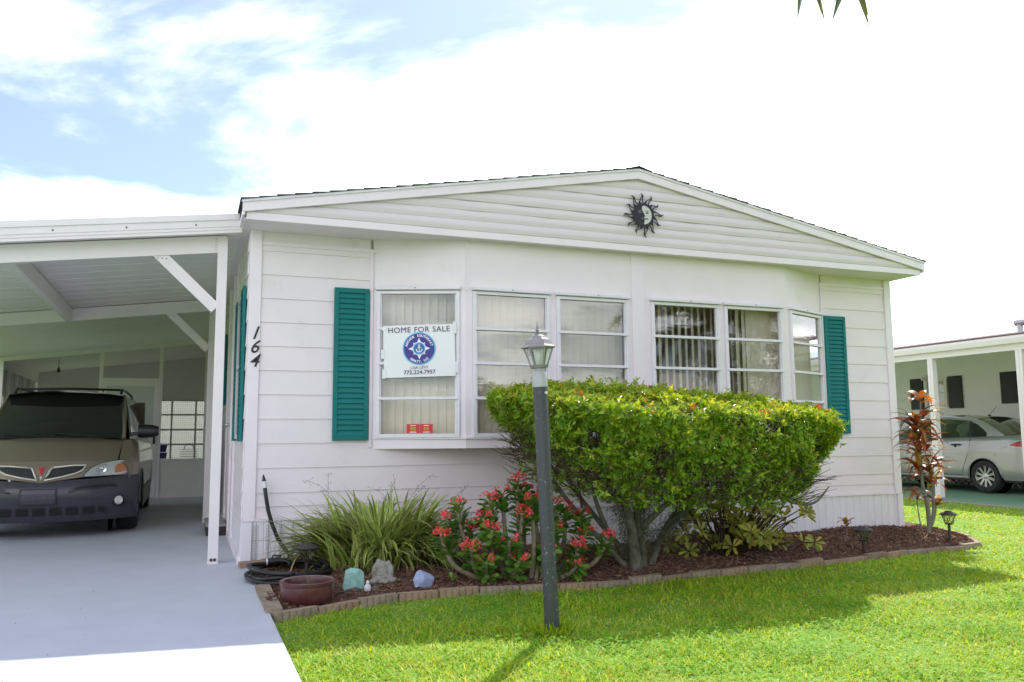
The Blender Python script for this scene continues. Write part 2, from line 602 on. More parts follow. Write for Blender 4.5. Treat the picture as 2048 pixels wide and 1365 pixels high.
# ------------------------------------------------------------------ scalloped edging blocks
edging = thing('bed_edging', 'scalloped brown concrete edging blocks along the front of the flower bed', 'edging', (3.5, -1.7, gz(3.5)))
def block_mesh(name, length, h, depth, lob, mt):
    poly = []
    for k in range(lob):
        for q in range(5):
            a = PI * q / 5
            poly.append((-length / 2 + (k + (1 - math.cos(a)) / 2) * length / lob, -depth / 2 - 0.012 * math.sin(a)))
    poly.append((length / 2, -depth / 2))
    poly += [(length / 2, depth / 2), (-length / 2, depth / 2)]
    mb = MB()
    mb.prism(poly, lambda u, v, d: (u, v, d), -0.05, h)
    me = mb.mesh(name)
    me.materials.append(mt)
    return me
BL = 0.30
bmeshes = [block_mesh('edging_block', BL - 0.006 - 0.002 * k, 0.046 + 0.004 * k, 0.042, 6, (EDGE, EDGE2, EDGE3, EDGE2, EDGE)[k]) for k in range(5)]
acc, k = 0.0, 0
seglen = [math.dist(a, b) for a, b in zip(EDGE_PTS, EDGE_PTS[1:])]
tot = sum(seglen)
def along(s):
    for (a, b), l in zip(zip(EDGE_PTS, EDGE_PTS[1:]), seglen):
        if s <= l:
            t = s / l
            return a[0] + (b[0] - a[0]) * t, a[1] + (b[1] - a[1]) * t
        s -= l
    return EDGE_PTS[-1]
while acc + BL <= tot:
    a, b = along(acc), along(acc + BL)
    ang = math.atan2(b[1] - a[1], b[0] - a[0])
    x, y = (a[0] + b[0]) / 2, (a[1] + b[1]) / 2
    inst('edging_block', random.choice(bmeshes), edging, (x, y, gz(x) - 0.004 + random.uniform(-0.008, 0.010)), (random.uniform(-.07, .07), random.uniform(-.03, .03), ang + random.uniform(-.035, .035)))
    acc += BL
    k += 1
# blocks laid flat along the driveway
strip = thing('flat_edging', 'flat lying scalloped edging blocks between driveway and flower bed', 'edging', (0.1, -1.6, 0))
for yy in (-1.93, -1.62, -1.31):
    inst('edging_block', bmeshes[1], strip, (0.075, yy, 0.052), (PI / 2, 0, PI / 2 + random.uniform(-.02, .02)))
inst('edging_block', bmeshes[0], strip, (0.12, -0.16, 0.075), (PI / 2, 0, 0.1))
# ------------------------------------------------------------------ the mobile home
W = 7.32
OV = -0.42            # front of the gable overhang
ROWZ = [2.75 - 0.211 * k for k in range(11)]
house = thing('mobile_home', 'white double-wide mobile home with low gable, bow window and teal shutters', 'mobile home', (W / 2, 0, 0))

def lap_board(x0, x1, zb, zt, y=0.0, nm='siding_board'):
    m = MB()
    # proud lower lip, thin top edge tucked under the board above
    pr = [(y - 0.015, zb), (y - 0.013, zb + 0.008), (y - 0.004, zt + 0.012), (y + 0.012, zt + 0.012), (y + 0.012, zb)]
    m.prism(pr, lambda u, v, d: (d, u, v), x0, x1)
    return m.build(nm, WHITE, house)
zl = [2.925] + ROWZ
for a, b in zip(zl, zl[1:]):
    if b > 1.0:
        lap_board(0.10, 1.062, b, a)
        lap_board(6.295, 7.222, b, a)
    else:
        lap_board(0.10, 7.222, b, a)
lap_board(0.10, 7.222, 0.525, ROWZ[-1])
lap_board(0.10, 7.222, 0.425, 0.525)
m = MB()      # sheathing behind the boards
m.box(0.012, 1.09, 0.014, 0.05, 0.42, 2.93).box(6.28, 7.30, 0.014, 0.05, 0.42, 2.93).box(1.09, 6.28, 0.014, 0.05, 0.42, 1.03)
m.build('wall_sheathing', ROOM, house)
# corner posts and J-channels
for x0, x1, nm in ((0.0, 0.10, 'corner_trim'), (7.222, 7.325, 'corner_trim')):
    m = MB(); m.box(x0, x1, -0.028, 0.06, 0.405, 2.925)
    m.build(nm, TRIM, house, bevel=0.004)
for x0, x1 in ((1.062, 1.088), (6.27, 6.294)):
    m = MB(); m.box(x0, x1, -0.024, 0.03, 1.02, 2.80)
    m.build('channel_trim', TRIM, house, bevel=0.003)
for x0, x1 in ((0.10, 1.12), (6.25, 7.222)):
    m = MB(); m.box(x0, x1, -0.021, 0.0, 2.80, 2.835)
    m.build('frieze_trim', TRIM, house, bevel=0.003)
# skirting: ribbed vinyl panels
PW = 0.405
def skirt_mesh():
    prof = []
    for k in range(4):
        x = k * PW / 4
        prof += [(x + 0.002, -0.004), (x + 0.012, -0.014), (x + PW / 8, -0.014), (x + PW / 8 + 0.006, -0.010), (x + PW / 4 - 0.012, -0.014), (x + PW / 4 - 0.002, -0.004)]
    mb = MB()
    mb.prism(prof + [(PW, 0.0), (0, 0.0)], lambda u, v, d: (u, v, d), -0.12, 0.405)
    me = mb.mesh('skirting_panel')
    me.materials.append(SKIRT)
    return me
sk = skirt_mesh()
for i in range(18):
    inst('skirting_panel', sk, house, (0.02 + i * (PW + 0.0005), 0.005, 0))
m = MB(); m.box(0.0, 7.31, -0.022, 0.01, 0.402, 0.424)
m.build('skirting_rail', TRIM, house, bevel=0.002)
for x0, x1 in ((-0.008, 0.075), (7.25, 7.33)):
    m = MB(); m.box(x0, x1, -0.03, 0.06, -0.12, 0.40)
    m.build('skirting_corner', SKIRT, house, bevel=0.003)
# vent slots of the first skirting panels
VENTM = mat('vent_shadow', (0.45, 0.45, 0.47), 0.7)
for px in (0.085, 0.19, 0.30, 0.395):
    m = MB()
    for k in range(26):
        m.box(px, px + 0.05, -0.0125, -0.0095, 0.03 + k * 0.0135, 0.034 + k * 0.0135)
    m.build('vent_slots', VENTM, house)['kind'] = 'stuff'

# left side wall along the carport
def side_board(y0, y1, zb, zt):
    m = MB()
    pr = [(-0.013, zb), (-0.011, zb + 0.008), (-0.003, zt + 0.012), (0.012, zt + 0.012), (0.012, zb)]
    m.prism(pr, lambda u, v, d: (u, d, v), y0, y1)
    return m.build('siding_board', WHITE, house)
for a, b in zip(zl + [0.525, 0.425], zl[1:] + [0.525, 0.425, 0.35]):
    if b < a:
        side_board(0.06, 14.0, b, a)
m = MB(); m.box(0.014, 0.06, 0.06, 14.0, 0.0, 2.95)
m.build('wall_sheathing', ROOM, house)
m = MB(); m.box(-0.012, 0.012, 0.06, 14.0, SLAB, 0.36)
m.build('skirting_panel', SKIRT, house)
m = MB(); m.box(-0.030, -0.012, 0.06, 14.0, SLAB, SLAB + 0.06)
m.build('base_trim', TRIM, house)
for yy in (1.46, 2.16, 3.12):
    m = MB(); m.box(-0.028, 0.0, yy, yy + 0.09, SLAB, 2.92)
    m.build('door_trim' if yy > 2 else 'channel_trim', TRIM, house, bevel=0.003)
m = MB(); m.box(-0.020, 0.0, 2.25, 3.12, 0.30, 2.40)
dr = m.build('side_door', TRIM, house)
m = MB(); m.lathe([(0.0, 0.0), (0.022, 0.008), (0.026, 0.03), (0.018, 0.05), (0.0, 0.055)], (-0.02, 2.34, 1.25), 12, Matrix(((0, 0, -1), (0, 1, 0), (1, 0, 0))))
m.build('door_handle', mat('steel', (0.6, 0.6, 0.6), 0.3, 1.0), dr)
# right wall, back wall, floor, ceiling
# unseen window added in the right wall to let sun into the front room
for b in ((7.26, 7.315, 0.06, 0.7, -0.1, 2.95), (7.26, 7.315, 2.5, 14.0, -0.1, 2.95), (7.26, 7.315, 0.7, 2.5, -0.1, 1.2), (7.26, 7.315, 0.7, 2.5, 2.4, 2.95), (0.06, 7.26, 13.9, 14.0, 0.0, 2.95)):
    m = MB(); m.box(*b); m.build('outer_wall', WHITE, house)
m = MB()
for b in ((0.7, 0.75, 1.2, 2.4), (2.45, 2.5, 1.2, 2.4), (0.75, 2.45, 1.2, 1.25), (0.75, 2.45, 2.35, 2.4), (1.57, 1.63, 1.25, 2.35)):
    m.box(7.27, 7.33, *b)
rw = m.build('window', ALU, house)
m = MB(); m.box(7.295, 7.297, 0.75, 2.45, 1.25, 2.35); m.build('pane', PANE, rw)
m = MB()
m.box(0.06, 7.26, 0.05, 6.0, 0.72, 0.76).box(0.06, 7.26, 5.0, 5.05, 0.76, 2.93).box(0.06, 7.26, 0.0, 13.9, 2.94, 2.97)
m.build('interior_room', ROOM, house)

# gable end
PK = 3.745
EL, ER = -0.095, 7.405
CX = (EL + ER) / 2
SL = (PK - 3.06) / (CX - EL)
def roof_z(x):
    return PK - abs(x - CX) * SL
GB = 2.945
m = MB(); m.box(EL + 0.03, ER - 0.03, OV - 0.012, OV + 0.03, GB - 0.03, GB + 0.035)
m.build('gable_base_board', TRIM, house, bevel=0.004)
# horizontal ridged courses of the gable, each its own sheet
ch = 0.094
z = GB + 0.036
while z < PK - 0.1:
    zt = min(z + ch + 0.002, PK - 0.085)
    rows = []
    for j in range(9):
        t = j / 8
        zz = z + (zt - z) * t
        off = -0.010 + 0.0048 * math.cos(2 * PI * t)
        hw = (PK - 0.05 - zz) / SL
        x0, x1 = max(CX - hw, EL + 0.04), min(CX + hw, ER - 0.04)
        rows.append([(x0 + (x1 - x0) * q / 24, OV + off + 0.0016 * math.sin(q * 2.1 + z * 40), zz) for q in range(25)])
    m = MB(); m.grid(rows)
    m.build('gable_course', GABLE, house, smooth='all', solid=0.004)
    z += ch
m = MB(); m.prism([(EL + 0.04, GB), (ER - 0.04, GB), (CX, PK - 0.05)], lambda u, v, d: (u, d, v), OV + 0.012, OV + 0.03)
m.build('gable_backing', WHITE, house)
# rake boards
for s in (-1, 1):
    x0, x1 = CX, (EL if s < 0 else ER)
    m = MB()
    m.prism([(x0, PK - 0.092), (x1, roof_z(x1) - 0.092), (x1, roof_z(x1)), (x0, PK)], lambda u, v, d: (u, d, v), OV - 0.045, OV - 0.018)
    m.build('rake_board', TRIM, house, bevel=0.003)
    m = MB()
    m.prism([(x0, PK - 0.012), (x1 + s * 0.01, roof_z(x1) - 0.014), (x1 + s * 0.01, roof_z(x1) + 0.008), (x0, PK + 0.008)], lambda u, v, d: (u, d, v), OV - 0.056, OV - 0.046)
    m.build('drip_edge', ALU, house)
    # side fascia
    m = MB()
    xa = x1
    m.box(min(xa, xa - s * 0.02), max(xa, xa - s * 0.02), OV - 0.04, 14.0, roof_z(x1) - 0.115, roof_z(x1) - 0.002)
    m.build('eave_fascia', TRIM, house)
m = MB(); m.box(EL + 0.02, ER - 0.02, OV + 0.03, 0.06, GB - 0.022, GB - 0.004)
m.build('soffit', WHITE, house)
for x0, x1 in ((EL + 0.02, 0.0), (7.32, ER - 0.02)):
    m = MB(); m.box(x0, x1, 0.06, 14.0, GB - 0.022, GB - 0.004)
    m.build('soffit', WHITE, house)
# roof deck and shingle courses
m = MB(); m.prism([(EL, 3.055), (CX, PK - 0.004), (ER, 3.055), (ER, 3.0), (EL, 3.0)], lambda u, v, d: (u, d, v), OV + 0.032, 14.0)
roof = m.build('roof', ROOM, house)
ns = 26
for s in (-1, 1):
    xe = EL - 0.02 if s < 0 else ER + 0.02
    for k in range(ns):
        xa = xe + (CX - xe) * k / ns
        xb = xe + (CX - xe) * (k + 1.25) / ns
        xb = CX if k == ns - 1 else xb
        za, zb_ = roof_z(xa), roof_z(xb)
        m = MB()
        y0 = OV - 0.062 + random.uniform(-0.006, 0.004)
        m.prism([(xa, za + 0.010), (xb, zb_ + 0.010), (xb, zb_ + 0.013), (xa, za + 0.024 + random.uniform(0, 0.004))], lambda u, v, d: (u, d, v), y0, 14.0)
        m.build('shingle_course', SHINGLE, roof)
m = MB(); m.prism([(CX - 0.14, roof_z(CX - .14) + 0.022), (CX, PK + 0.026), (CX + 0.14, roof_z(CX + .14) + 0.022), (CX, PK + 0.036)], lambda u, v, d: (u, d, v), OV - 0.064, 14.0)
m.build('ridge_cap', SHINGLE, roof)

# ---- bow window
BAY = [(1.09, 0.0), (1.89, -0.30), (5.54, -0.30), (6.28, 0.0)]
BZ0, BZ1 = 1.0, 2.925
m = MB()
for (z0, z1, ex) in ((BZ0, 1.085, 0.0),):
    poly = [(BAY[0][0], 0.013), BAY[0], BAY[1], BAY[2], BAY[3], (BAY[3][0], 0.013)]
    m.prism(poly, lambda u, v, d: (u, v, d), z0, z1)
m.build('bay_sill', TRIM, house, bevel=0.003)
m = MB(); m.prism([(BAY[0][0] - 0.005, 0.013), (BAY[0][0] - .005, -0.006), (BAY[1][0], BAY[1][1] - 0.018), (BAY[2][0], BAY[2][1] - 0.018), (BAY[3][0] + .005, -0.006), (BAY[3][0] + .005, 0.013)], lambda u, v, d: (u, v, d), 1.086, 1.10)
m.build('bay_sill_ledge', TRIM, house)
m = MB(); m.prism([(BAY[0][0] + .1, 0.06), (BAY[1][0], -0.26), (BAY[2][0], -0.26), (BAY[3][0] - .1, 0.06)], lambda u, v, d: (u, v, d), 2.70, 2.71)
m.build('bay_ceiling', ROOM, house)
HEAD = 2.445
def panel_frame(i):
    a, b = Vector((*BAY[i], 0)), Vector((*BAY[i + 1], 0))
    d = (b - a)
    Ln = d.length
    d.normalize()
    n = Vector((d.y, -d.x, 0))        # outward
    return a, d, n, Ln
def strip_panel(i, s0, s1, z0, z1, th=0.03, off=0.0, nm='bay_panel', mt=None, bev=0.003):
    a, d, n, Ln = panel_frame(i)
    m = MB()
    c = a + d * (s0 + s1) / 2 + n * (off - th / 2) + Vector((0, 0, (z0 + z1) / 2))
    m.obox(c, d * (s1 - s0) / 2, n * th / 2, (0, 0, (z1 - z0) / 2))
    return m.build(nm, mt or WHITE, house, bevel=bev)
WINS = [  # panel, s0, s1, blind mode
    (0, 0.040, 0.800, 'closed', 'window with the for sale sign'),
    (1, 0.065, 0.842, 'closed', 'window left of the lamp post lantern'),
    (1, 0.912, 1.695, 'closed', 'window right of the lamp post lantern'),
    (1, 1.957, 2.776, 'open', 'window right of the wide centre mullion'),
    (1, 2.838, 3.584, 'half', 'last front-facing window before the right angled one'),
    (2, 0.055, 0.765, 'sheer', 'angled window beside the right teal shutter')]
# solid panels over the windows, mullions between them
for i in range(3):
    Ln = panel_frame(i)[3]
    strip_panel(i, 0.0, Ln, HEAD + 0.015, BZ1 if i != 1 else BZ1, nm='bay_panel')
segs = {0: [(0, .04), (.80, .8544)], 1: [(0, .065), (.842, .912), (1.695, 1.957), (2.776, 2.838), (3.584, 3.65)], 2: [(0, .055), (.765, .7985)]}
for i, ss in segs.items():
    for s0, s1 in ss:
        strip_panel(i, s0, s1, 1.10, HEAD + 0.015, nm='mullion', mt=TRIM)
strip_panel(1, 1.742, 1.885, 1.10, BZ1, th=0.012, off=0.012, nm='centre_pilaster', mt=TRIM)
strip_panel(1, 0.0, 0.02, HEAD, BZ1, th=0.006, off=0.006, nm='seam_strip', mt=TRIM, bev=0)

dot = MB(); dot.lathe([(0.0, 0.0), (0.006, 0.0), (0.005, 0.004), (0.0, 0.005)], (0, 0, 0), 8)
dotme = dot.mesh('screw'); dotme.materials.append(FRAMEDARK)
blinds_group = 'vertical blinds in the bow window'
def make_window(i, s0, s1, mode, where):
    a, d, n, Ln = panel_frame(i)
    Z = Vector((0, 0, 1))
    z0, z1 = 1.10, HEAD
    def P(s, off, z):
        return a + d * s + n * off + Z * z
    w = MB()
    fwid = 0.034
    for (p0, p1, q0, q1) in ((s0, s0 + fwid, z0, z1), (s1 - fwid, s1, z0, z1), (s0 + fwid, s1 - fwid, z1 - 0.03, z1), (s0 + fwid, s1 - fwid, z0, z0 + 0.035)):
        w.obox(P((p0 + p1) / 2, 0.0, (q0 + q1) / 2), d * (p1 - p0) / 2, n * 0.022, Z * (q1 - q0) / 2)
    for p0, p1 in ((s0 + fwid, s0 + fwid + 0.012), (s1 - fwid - 0.012, s1 - fwid)):       # slimmer inner stile
        w.obox(P((p0 + p1) / 2, -0.004, (z0 + z1) / 2), d * 0.006, n * 0.014, Z * ((z1 - z0) / 2 - 0.031))
    win = w.build('window', ALU, house, bevel=0.002)
    m = MB(); m.obox(P((s0 + s1) / 2, 0.018, z1 + 0.022), d * ((s1 - s0) / 2 + 0.012), n * 0.03, Z * 0.018)
    m.build('head_flashing', ALU, win, bevel=0.008)
    o = inst('screw', dotme, win, P((s0 + s1) / 2 + random.uniform(-.05, .05), 0.048, z1 + 0.022))
    o.rotation_euler = n.to_track_quat('Z', 'Y').to_euler()
    zs = [z1 - 0.03 - k * (z1 - z0 - 0.065) / 4 for k in range(5)]
    for k in range(1, 4):
        m = MB(); m.obox(P((s0 + s1) / 2, 0.006, zs[k]), d * ((s1 - s0) / 2 - fwid * 0.45), n * 0.026, Z * 0.0135)
        m.build('rail', ALU, win, bevel=0.003)
    for k in range(4):
        m = MB()
        t = random.uniform(-0.002, 0.002)
        m.obox(P((s0 + s1) / 2, -0.006 + t, (zs[k] + zs[k + 1]) / 2), d * ((s1 - s0) / 2 - fwid - 0.001), n * 0.0008, Z * ((zs[k] - zs[k + 1]) / 2 - 0.001))
        m.build('pane', PANE, win)
    # blind behind
    bl = thing('vertical_blind', 'cream vertical blind behind the ' + where, 'blind', tuple(P((s0 + s1) / 2, -0.14, z0)), blinds_group)
    m = MB(); m.obox(P((s0 + s1) / 2, -0.14, z1 + 0.01), d * ((s1 - s0) / 2), n * 0.022, Z * 0.02)
    m.build('head_rail', BLIND, bl)
    pitch = 0.079
    cnt = int((s1 - s0 - 0.02) / pitch)
    for k in range(cnt + 1):
        s = s0 + 0.03 + k * pitch
        if mode == 'closed': an = 17 + random.uniform(-3, 3)
        elif mode == 'open': an = -40 + random.uniform(-3, 3)
        elif mode == 'half': an = -60 if k < 3 else (-30 if k < 5 else 8)
        else: an = 10 + random.uniform(-2, 2)
        an = math.radians(an)
        e = d * math.cos(an) + n * math.sin(an)
        nn = Vector((e.y, -e.x, 0))
        m = MB()
        hw = 0.0445
        c = P(s, -0.14, 0)
        rows = []
        for zz in (z0 + 0.0, z1):
            rows.append([c + e * q * hw + nn * (0.006 * (1 - q * q)) + Z * zz for q in (-1, -.5, 0, .5, 1)])
        m.grid(rows)
        m.build('slat', BLIND, bl, smooth='all')
    return win
for wdef in WINS:
    make_window(*wdef)

# shutters: frame plus louvres, each louvre a slat
def shutter(x0, x1, z0, z1, y=-0.016, axis='x', parent=house):
    m = MB()
    fr = 0.040
    def bx(a0, a1, d0, d1, c0, c1):
        if axis == 'x': m.box(a0, a1, d0, d1, c0, c1)
        else: m.box(d0, d1, a0, a1, c0, c1)
    yy0, yy1 = y - 0.028, y
    bx(x0, x0 + fr, yy0, yy1, z0, z1); bx(x1 - fr, x1, yy0, yy1, z0, z1)
    bx(x0 + fr, x1 - fr, yy0, yy1, z0, z0 + 0.045); bx(x0 + fr, x1 - fr, yy0, yy1, z1 - 0.045, z1)
    bx(x0 + fr, x1 - fr, y - 0.006, y, z0 + .045, z1 - .045)
    sh = m.build('shutter', TEAL, parent, bevel=0.003)
    n = 27
    hh = (z1 - z0 - 0.09) / n
    lm = MB()
    pr = [(y - 0.024, -hh / 2), (y - 0.0215, -hh / 2), (y - 0.008, hh / 2 - 0.003), (y - 0.0105, hh / 2 - 0.003)]
    pr = [(y - 0.0255, -hh * .48), (y - 0.007, -hh * .30), (y - 0.007, hh * .47), (y - 0.011, hh * .47)]
    if axis == 'x': lm.prism(pr, lambda u, v, d: (d, u, v), x0 + fr, x1 - fr)
    else: lm.prism(pr, lambda u, v, d: (u, d, v), x0 + fr, x1 - fr)
    L = BASE[sh.name]
    me = lm.mesh('louvre')
    me.materials.append(TEAL)
    for k in range(n):
        inst('louvre', me, sh, (0, 0, z0 + 0.045 + hh * (k + .5)))
    for sx in (x0 + fr * .5, x1 - fr * .5):
        for zz in (z0 + .03, (z0 + z1) / 2, z1 - .03):
            if axis == 'x': inst('screw', dotme, sh, (sx, yy0 - .0005, zz), (PI / 2, 0, 0), (.8, .8, .8))
    return sh
shutter(0.735, 1.052, 1.08, 2.455)
shutter(6.292, 6.595, 1.105, 2.45)
# side windows with shutters
for (y0, y1, z0, z1) in ((0.44, 1.06, 1.10, 2.44), (4.2, 5.0, 1.55, 2.44)):
    m = MB()
    for b in ((y0, y0 + .035, z0, z1), (y1 - .035, y1, z0, z1), (y0, y1, z0, z0 + .035), (y0, y1, z1 - .035, z1), (y0, y1, (z0 + z1) / 2 - .012, (z0 + z1) / 2 + .012)):
        m.box(-0.035, -0.012, b[0], b[1], b[2], b[3])
    win = m.build('window', ALU, house)
    m = MB(); m.box(-0.024, -0.022, y0 + .02, y1 - .02, z0 + .02, z1 - .02)
    m.build('pane', mat('dark_pane', (0.02, 0.025, 0.03), 0.05), win)
    if y0 < 1:
        shutter(y0 - 0.33, y0 - 0.02, z0 - .02, z1 + .01, y=-0.015, axis='y')
        shutter(y1 + 0.02, y1 + 0.30, z0 - .02, z1 + .01, y=-0.015, axis='y')
    else:
        shutter(y0 - 0.33, y0 - 0.02, z0 - .02, z1 + .01, y=-0.015, axis='y')

# house number 164 on the corner post
NUMM = mat('number_black', (0.012, 0.012, 0.014), 0.45)
for chh, zz in (('1', 2.01), ('6', 1.89), ('4', 1.77)):
    m = MB()
    text_into(m, chh, 0.160, lambda u, v, d, zz=zz: (0.052 + u * 0.95, -0.0295 - d, zz + v), shear=0.35, bold=0.0015, ext=0.003)
    m.build('house_number', NUMM, house, fix=False)
# ------------------------------------------------------------------ carport
carport = thing('carport', 'white aluminium carport with sloping roof beside the mobile home', 'carport', (-1.8, 0.2, SLAB))
CS = 0.126                                  # roof falls away from the house
def cz(x):                                  # underside of the roof
    return 2.895 + (x + 0.29) * CS
XL, XR = -3.75, -0.075
# ribbed roof pans, each one sheet
pw = 0.305
def pan_mesh():
    prof = [(0, 0.0), (0.004, -0.004), (0.012, -0.004), (0.016, 0.0), (0.095, 0.0), (0.098, -0.0008), (0.104, -0.0008), (0.107, 0.0), (0.195, 0.0), (0.198, -0.0008), (0.204, -0.0008), (0.207, 0.0), (pw - 0.001, 0.0), (pw - 0.001, 0.05), (0, 0.05)]
    mb = MB()
    o = len(mb.v)
    n = len(prof)
    for x in (XL, XR):
        for (y, z) in prof:
            mb.v.append((x, y, z + cz(x)))
    mb.f.append(tuple(range(n))); mb.f.append(tuple(reversed(range(n, 2 * n))))
    for i in range(n):
        j = (i + 1) % n
        mb.f.append((i, n + i, n + j, j))
    me = mb.mesh('roof_pan')
    me.materials.append(CEIL)
    return me
pm = pan_mesh()
for k in range(41):
    inst('roof_pan', pm, carport, (0, 0.035 + k * pw, 0))
# front fascia gutter: stepped profile with ribs
m = MB()
prof = [(0.03, 0.055), (-0.028, 0.062), (-0.030, 0.008), (-0.018, 0.004), (-0.020, -0.050), (-0.012, -0.056), (-0.020, -0.062), (-0.020, -0.078), (-0.012, -0.084), (-0.022, -0.090), (-0.022, -0.108), (0.03, -0.108)]
n = len(prof)
for x in (XL, XR + 0.004):
    for y, z in prof:
        m.v.append((x, y, cz(x) + z + 0.082))
m.f.append(tuple(range(n))); m.f.append(tuple(reversed(range(n, 2 * n))))
for i in range(n):
    j = (i + 1) % n
    m.f.append((i, n + i, n + j, j))
fas = m.build('fascia', CARPORT, carport)
for x in (-0.45, -0.99, -1.53, -2.08, -2.6, -3.1):
    o = inst('screw', dotme, fas, (x, -0.0185, cz(x) + 0.055), (PI / 2, 0, 0), (1.3, 1.3, 1.3))
m = MB(); m.prism([(XL, cz(XL) + 0.052), (XR, cz(XR) + 0.052), (XR, cz(XR) + 0.06), (XL, cz(XL) + 0.06)], lambda u, v, d: (u, d, v), 0.031, 12.5)
m.build('roof_sheet', CARPORT, carport)
def beam_x(y, nm='cross_beam'):
    m = MB()
    m.prism([(XL + 0.1, cz(XL + .1) - 0.163), (-0.19, cz(-.19) - 0.163), (-0.19, cz(-.19) - 0.011), (XL + 0.1, cz(XL + .1) - 0.011)], lambda u, v, d: (u, d, v), y, y + 0.076)
    return m.build(nm, CARPORT, carport, bevel=0.003)
beam_x(0.14)
beam_x(3.80)
m = MB(); m.box(-1.895, -1.82, 0.217, 3.799, cz(-1.86) - 0.163, cz(-1.86) - 0.013)
m.build('centre_beam', CARPORT, carport, bevel=0.003)
def post(x, y, bolts=True):
    m = MB(); m.box(x - 0.041, x + 0.041, y - 0.008, y + 0.074, SLAB, cz(x) - 0.026)
    p = m.build('post', CARPORT, carport, bevel=0.004)
    m = MB(); m.box(x - 0.043, x + 0.043, y - 0.011, y + 0.077, SLAB + 0.0005, SLAB + 0.007)
    m.build('base_plate', ALU, p)
    for dx in (-0.014, 0.014):
        m = MB(); 
        m.lathe([(0.013, 0.0), (0.013, 0.006), (0.006, 0.006), (0.006, 0.002)], (x + dx, y - 0.0075, SLAB + 0.035), 10, Matrix(((1, 0, 0), (0, 0, -1), (0, 1, 0))))
        m.build('bolt', mat('rusty_bolt', (0.08, 0.055, 0.04), 0.7), p)
    m = MB(); m.box(x - 0.075, x - 0.0415, y - 0.005, y - 0.001, cz(x) - 0.155, cz(x) - 0.03)
    br = m.build('bracket', CARPORT, p)
    for q in range(5):
        inst('screw', dotme, p, (x - 0.058, y - 0.0055, cz(x) - 0.145 + q * 0.024), (PI / 2, 0, 0), (.7, .7, .7))
    # knee brace
    m = MB()
    m.bar((x - 0.04 - 0.005, y + 0.035, 2.24), (x - 0.535, y + 0.035, cz(x - .53) - 0.125), 0.042, 0.098, (0, 0, 1))
    bc = m.build('brace', CARPORT, carport, bevel=0.003)
    for q in range(4):
        inst('screw', dotme, bc, (x - 0.455 - q * 0.035, y + 0.012, cz(x - .5) - 0.185), (PI / 2, 0, 0), (.8, .8, .8))
    return p
post(-0.222, 0.14)
post(-0.205, 3.80)
post(-3.62, 0.14); post(-3.62, 3.80)

# ---- screened room at the back of the carport
SCREEN = bpy.data.materials.new('insect_screen')
SCREEN.use_nodes = True
_n, _l = SCREEN.node_tree.nodes, SCREEN.node_tree.links
_t = _n.new('ShaderNodeBsdfTransparent'); _t.inputs[0].default_value = (0.93, 0.93, 0.92, 1)
_p = _n['Principled BSDF']; _p.inputs['Base Color'].default_value = (0.10, 0.105, 0.10, 1); _p.inputs['Roughness'].default_value = 0.6
_m = _n.new('ShaderNodeMixShader'); _m.inputs[0].default_value = 0.12
_l.new(_t.outputs[0], _m.inputs[1]); _l.new(_p.outputs[0], _m.inputs[2]); _l.new(_m.outputs[0], _n['Material Output'].inputs[0])
BW = 8.62
room = thing('screen_room', 'white framed screen room with storm door behind the minivan', 'screen room', (-1.8, BW, SLAB))
ROOMW = mat('room_white', (0.80, 0.79, 0.76), 0.6, noise=0.06, nscale=3)
def up_bar(x0, x1, z0, z1, nm='frame_bar', d=0.05):
    m = MB(); m.box(x0, x1, BW - d / 2, BW + d / 2, z0, z1)
    return m.build(nm, CARPORT, room, bevel=0.002)
for x in (-3.42, -1.90, -0.935, -0.165):
    up_bar(x - 0.03, x + 0.03, SLAB, cz(x) - 0.02, 'frame_post')
m = MB(); m.prism([(-3.39, cz(-3.39) - 0.09), (-0.135, cz(-.135) - 0.09), (-0.135, cz(-.135) - 0.014), (-3.39, cz(-3.39) - 0.014)], lambda u, v, d: (u, d, v), BW - 0.028, BW + 0.024)
m.build('top_plate', CARPORT, room)
up_bar(-1.868, -0.967, 2.09, 2.16, 'door_header', 0.055)
up_bar(-0.903, -0.197, 0.70, 0.735, 'sill_bar')
up_bar(-0.903, -0.197, SLAB, SLAB + 0.03, 'sill_bar')
up_bar(-3.388, -1.932, 0.70, 0.735, 'sill_bar')
m = MB(); m.box(-0.903, -0.197, BW - 0.008, BW + 0.008, SLAB + .031, 0.699).box(-3.388, -1.932, BW - 0.008, BW + 0.008, SLAB, 0.699)
m.build('kick_panel', ROOMW, room)
for (x0, x1, z0) in ((-3.388, -1.932, 0.736), (-1.868, -0.967, 2.161), (-0.903, -0.197, 0.736)):
    m = MB(); m.prism([(x0, z0), (x1, z0), (x1, cz(x1) - 0.091), (x0, cz(x0) - 0.091)], lambda u, v, d: (u, d, v), BW - 0.001, BW + 0.001)
    m.build('screen_panel', SCREEN, room)
door = MB()
for b in ((-1.868, -1.80, SLAB + .01, 2.09), (-1.035, -0.967, SLAB + .01, 2.09), (-1.80, -1.035, 2.02, 2.09), (-1.80, -1.035, SLAB + .01, SLAB + .12), (-1.80, -1.035, 1.0, 1.08)):
    door.box(b[0], b[1], BW - 0.03, BW + 0.005, b[2], b[3])
d_ = door.build('storm_door', CARPORT, room, bevel=0.002)
m = MB(); m.box(-1.80, -1.035, BW - 0.015, BW - 0.012, SLAB + .12, 2.02)
m.build('door_panel', mat('frosted_panel', (0.55, 0.56, 0.55), 0.35), d_)
m = MB(); m.box(-1.03, -0.995, BW - 0.055, BW - 0.03, 1.0, 1.16)
m.build('door_handle', BLACKP, d_)
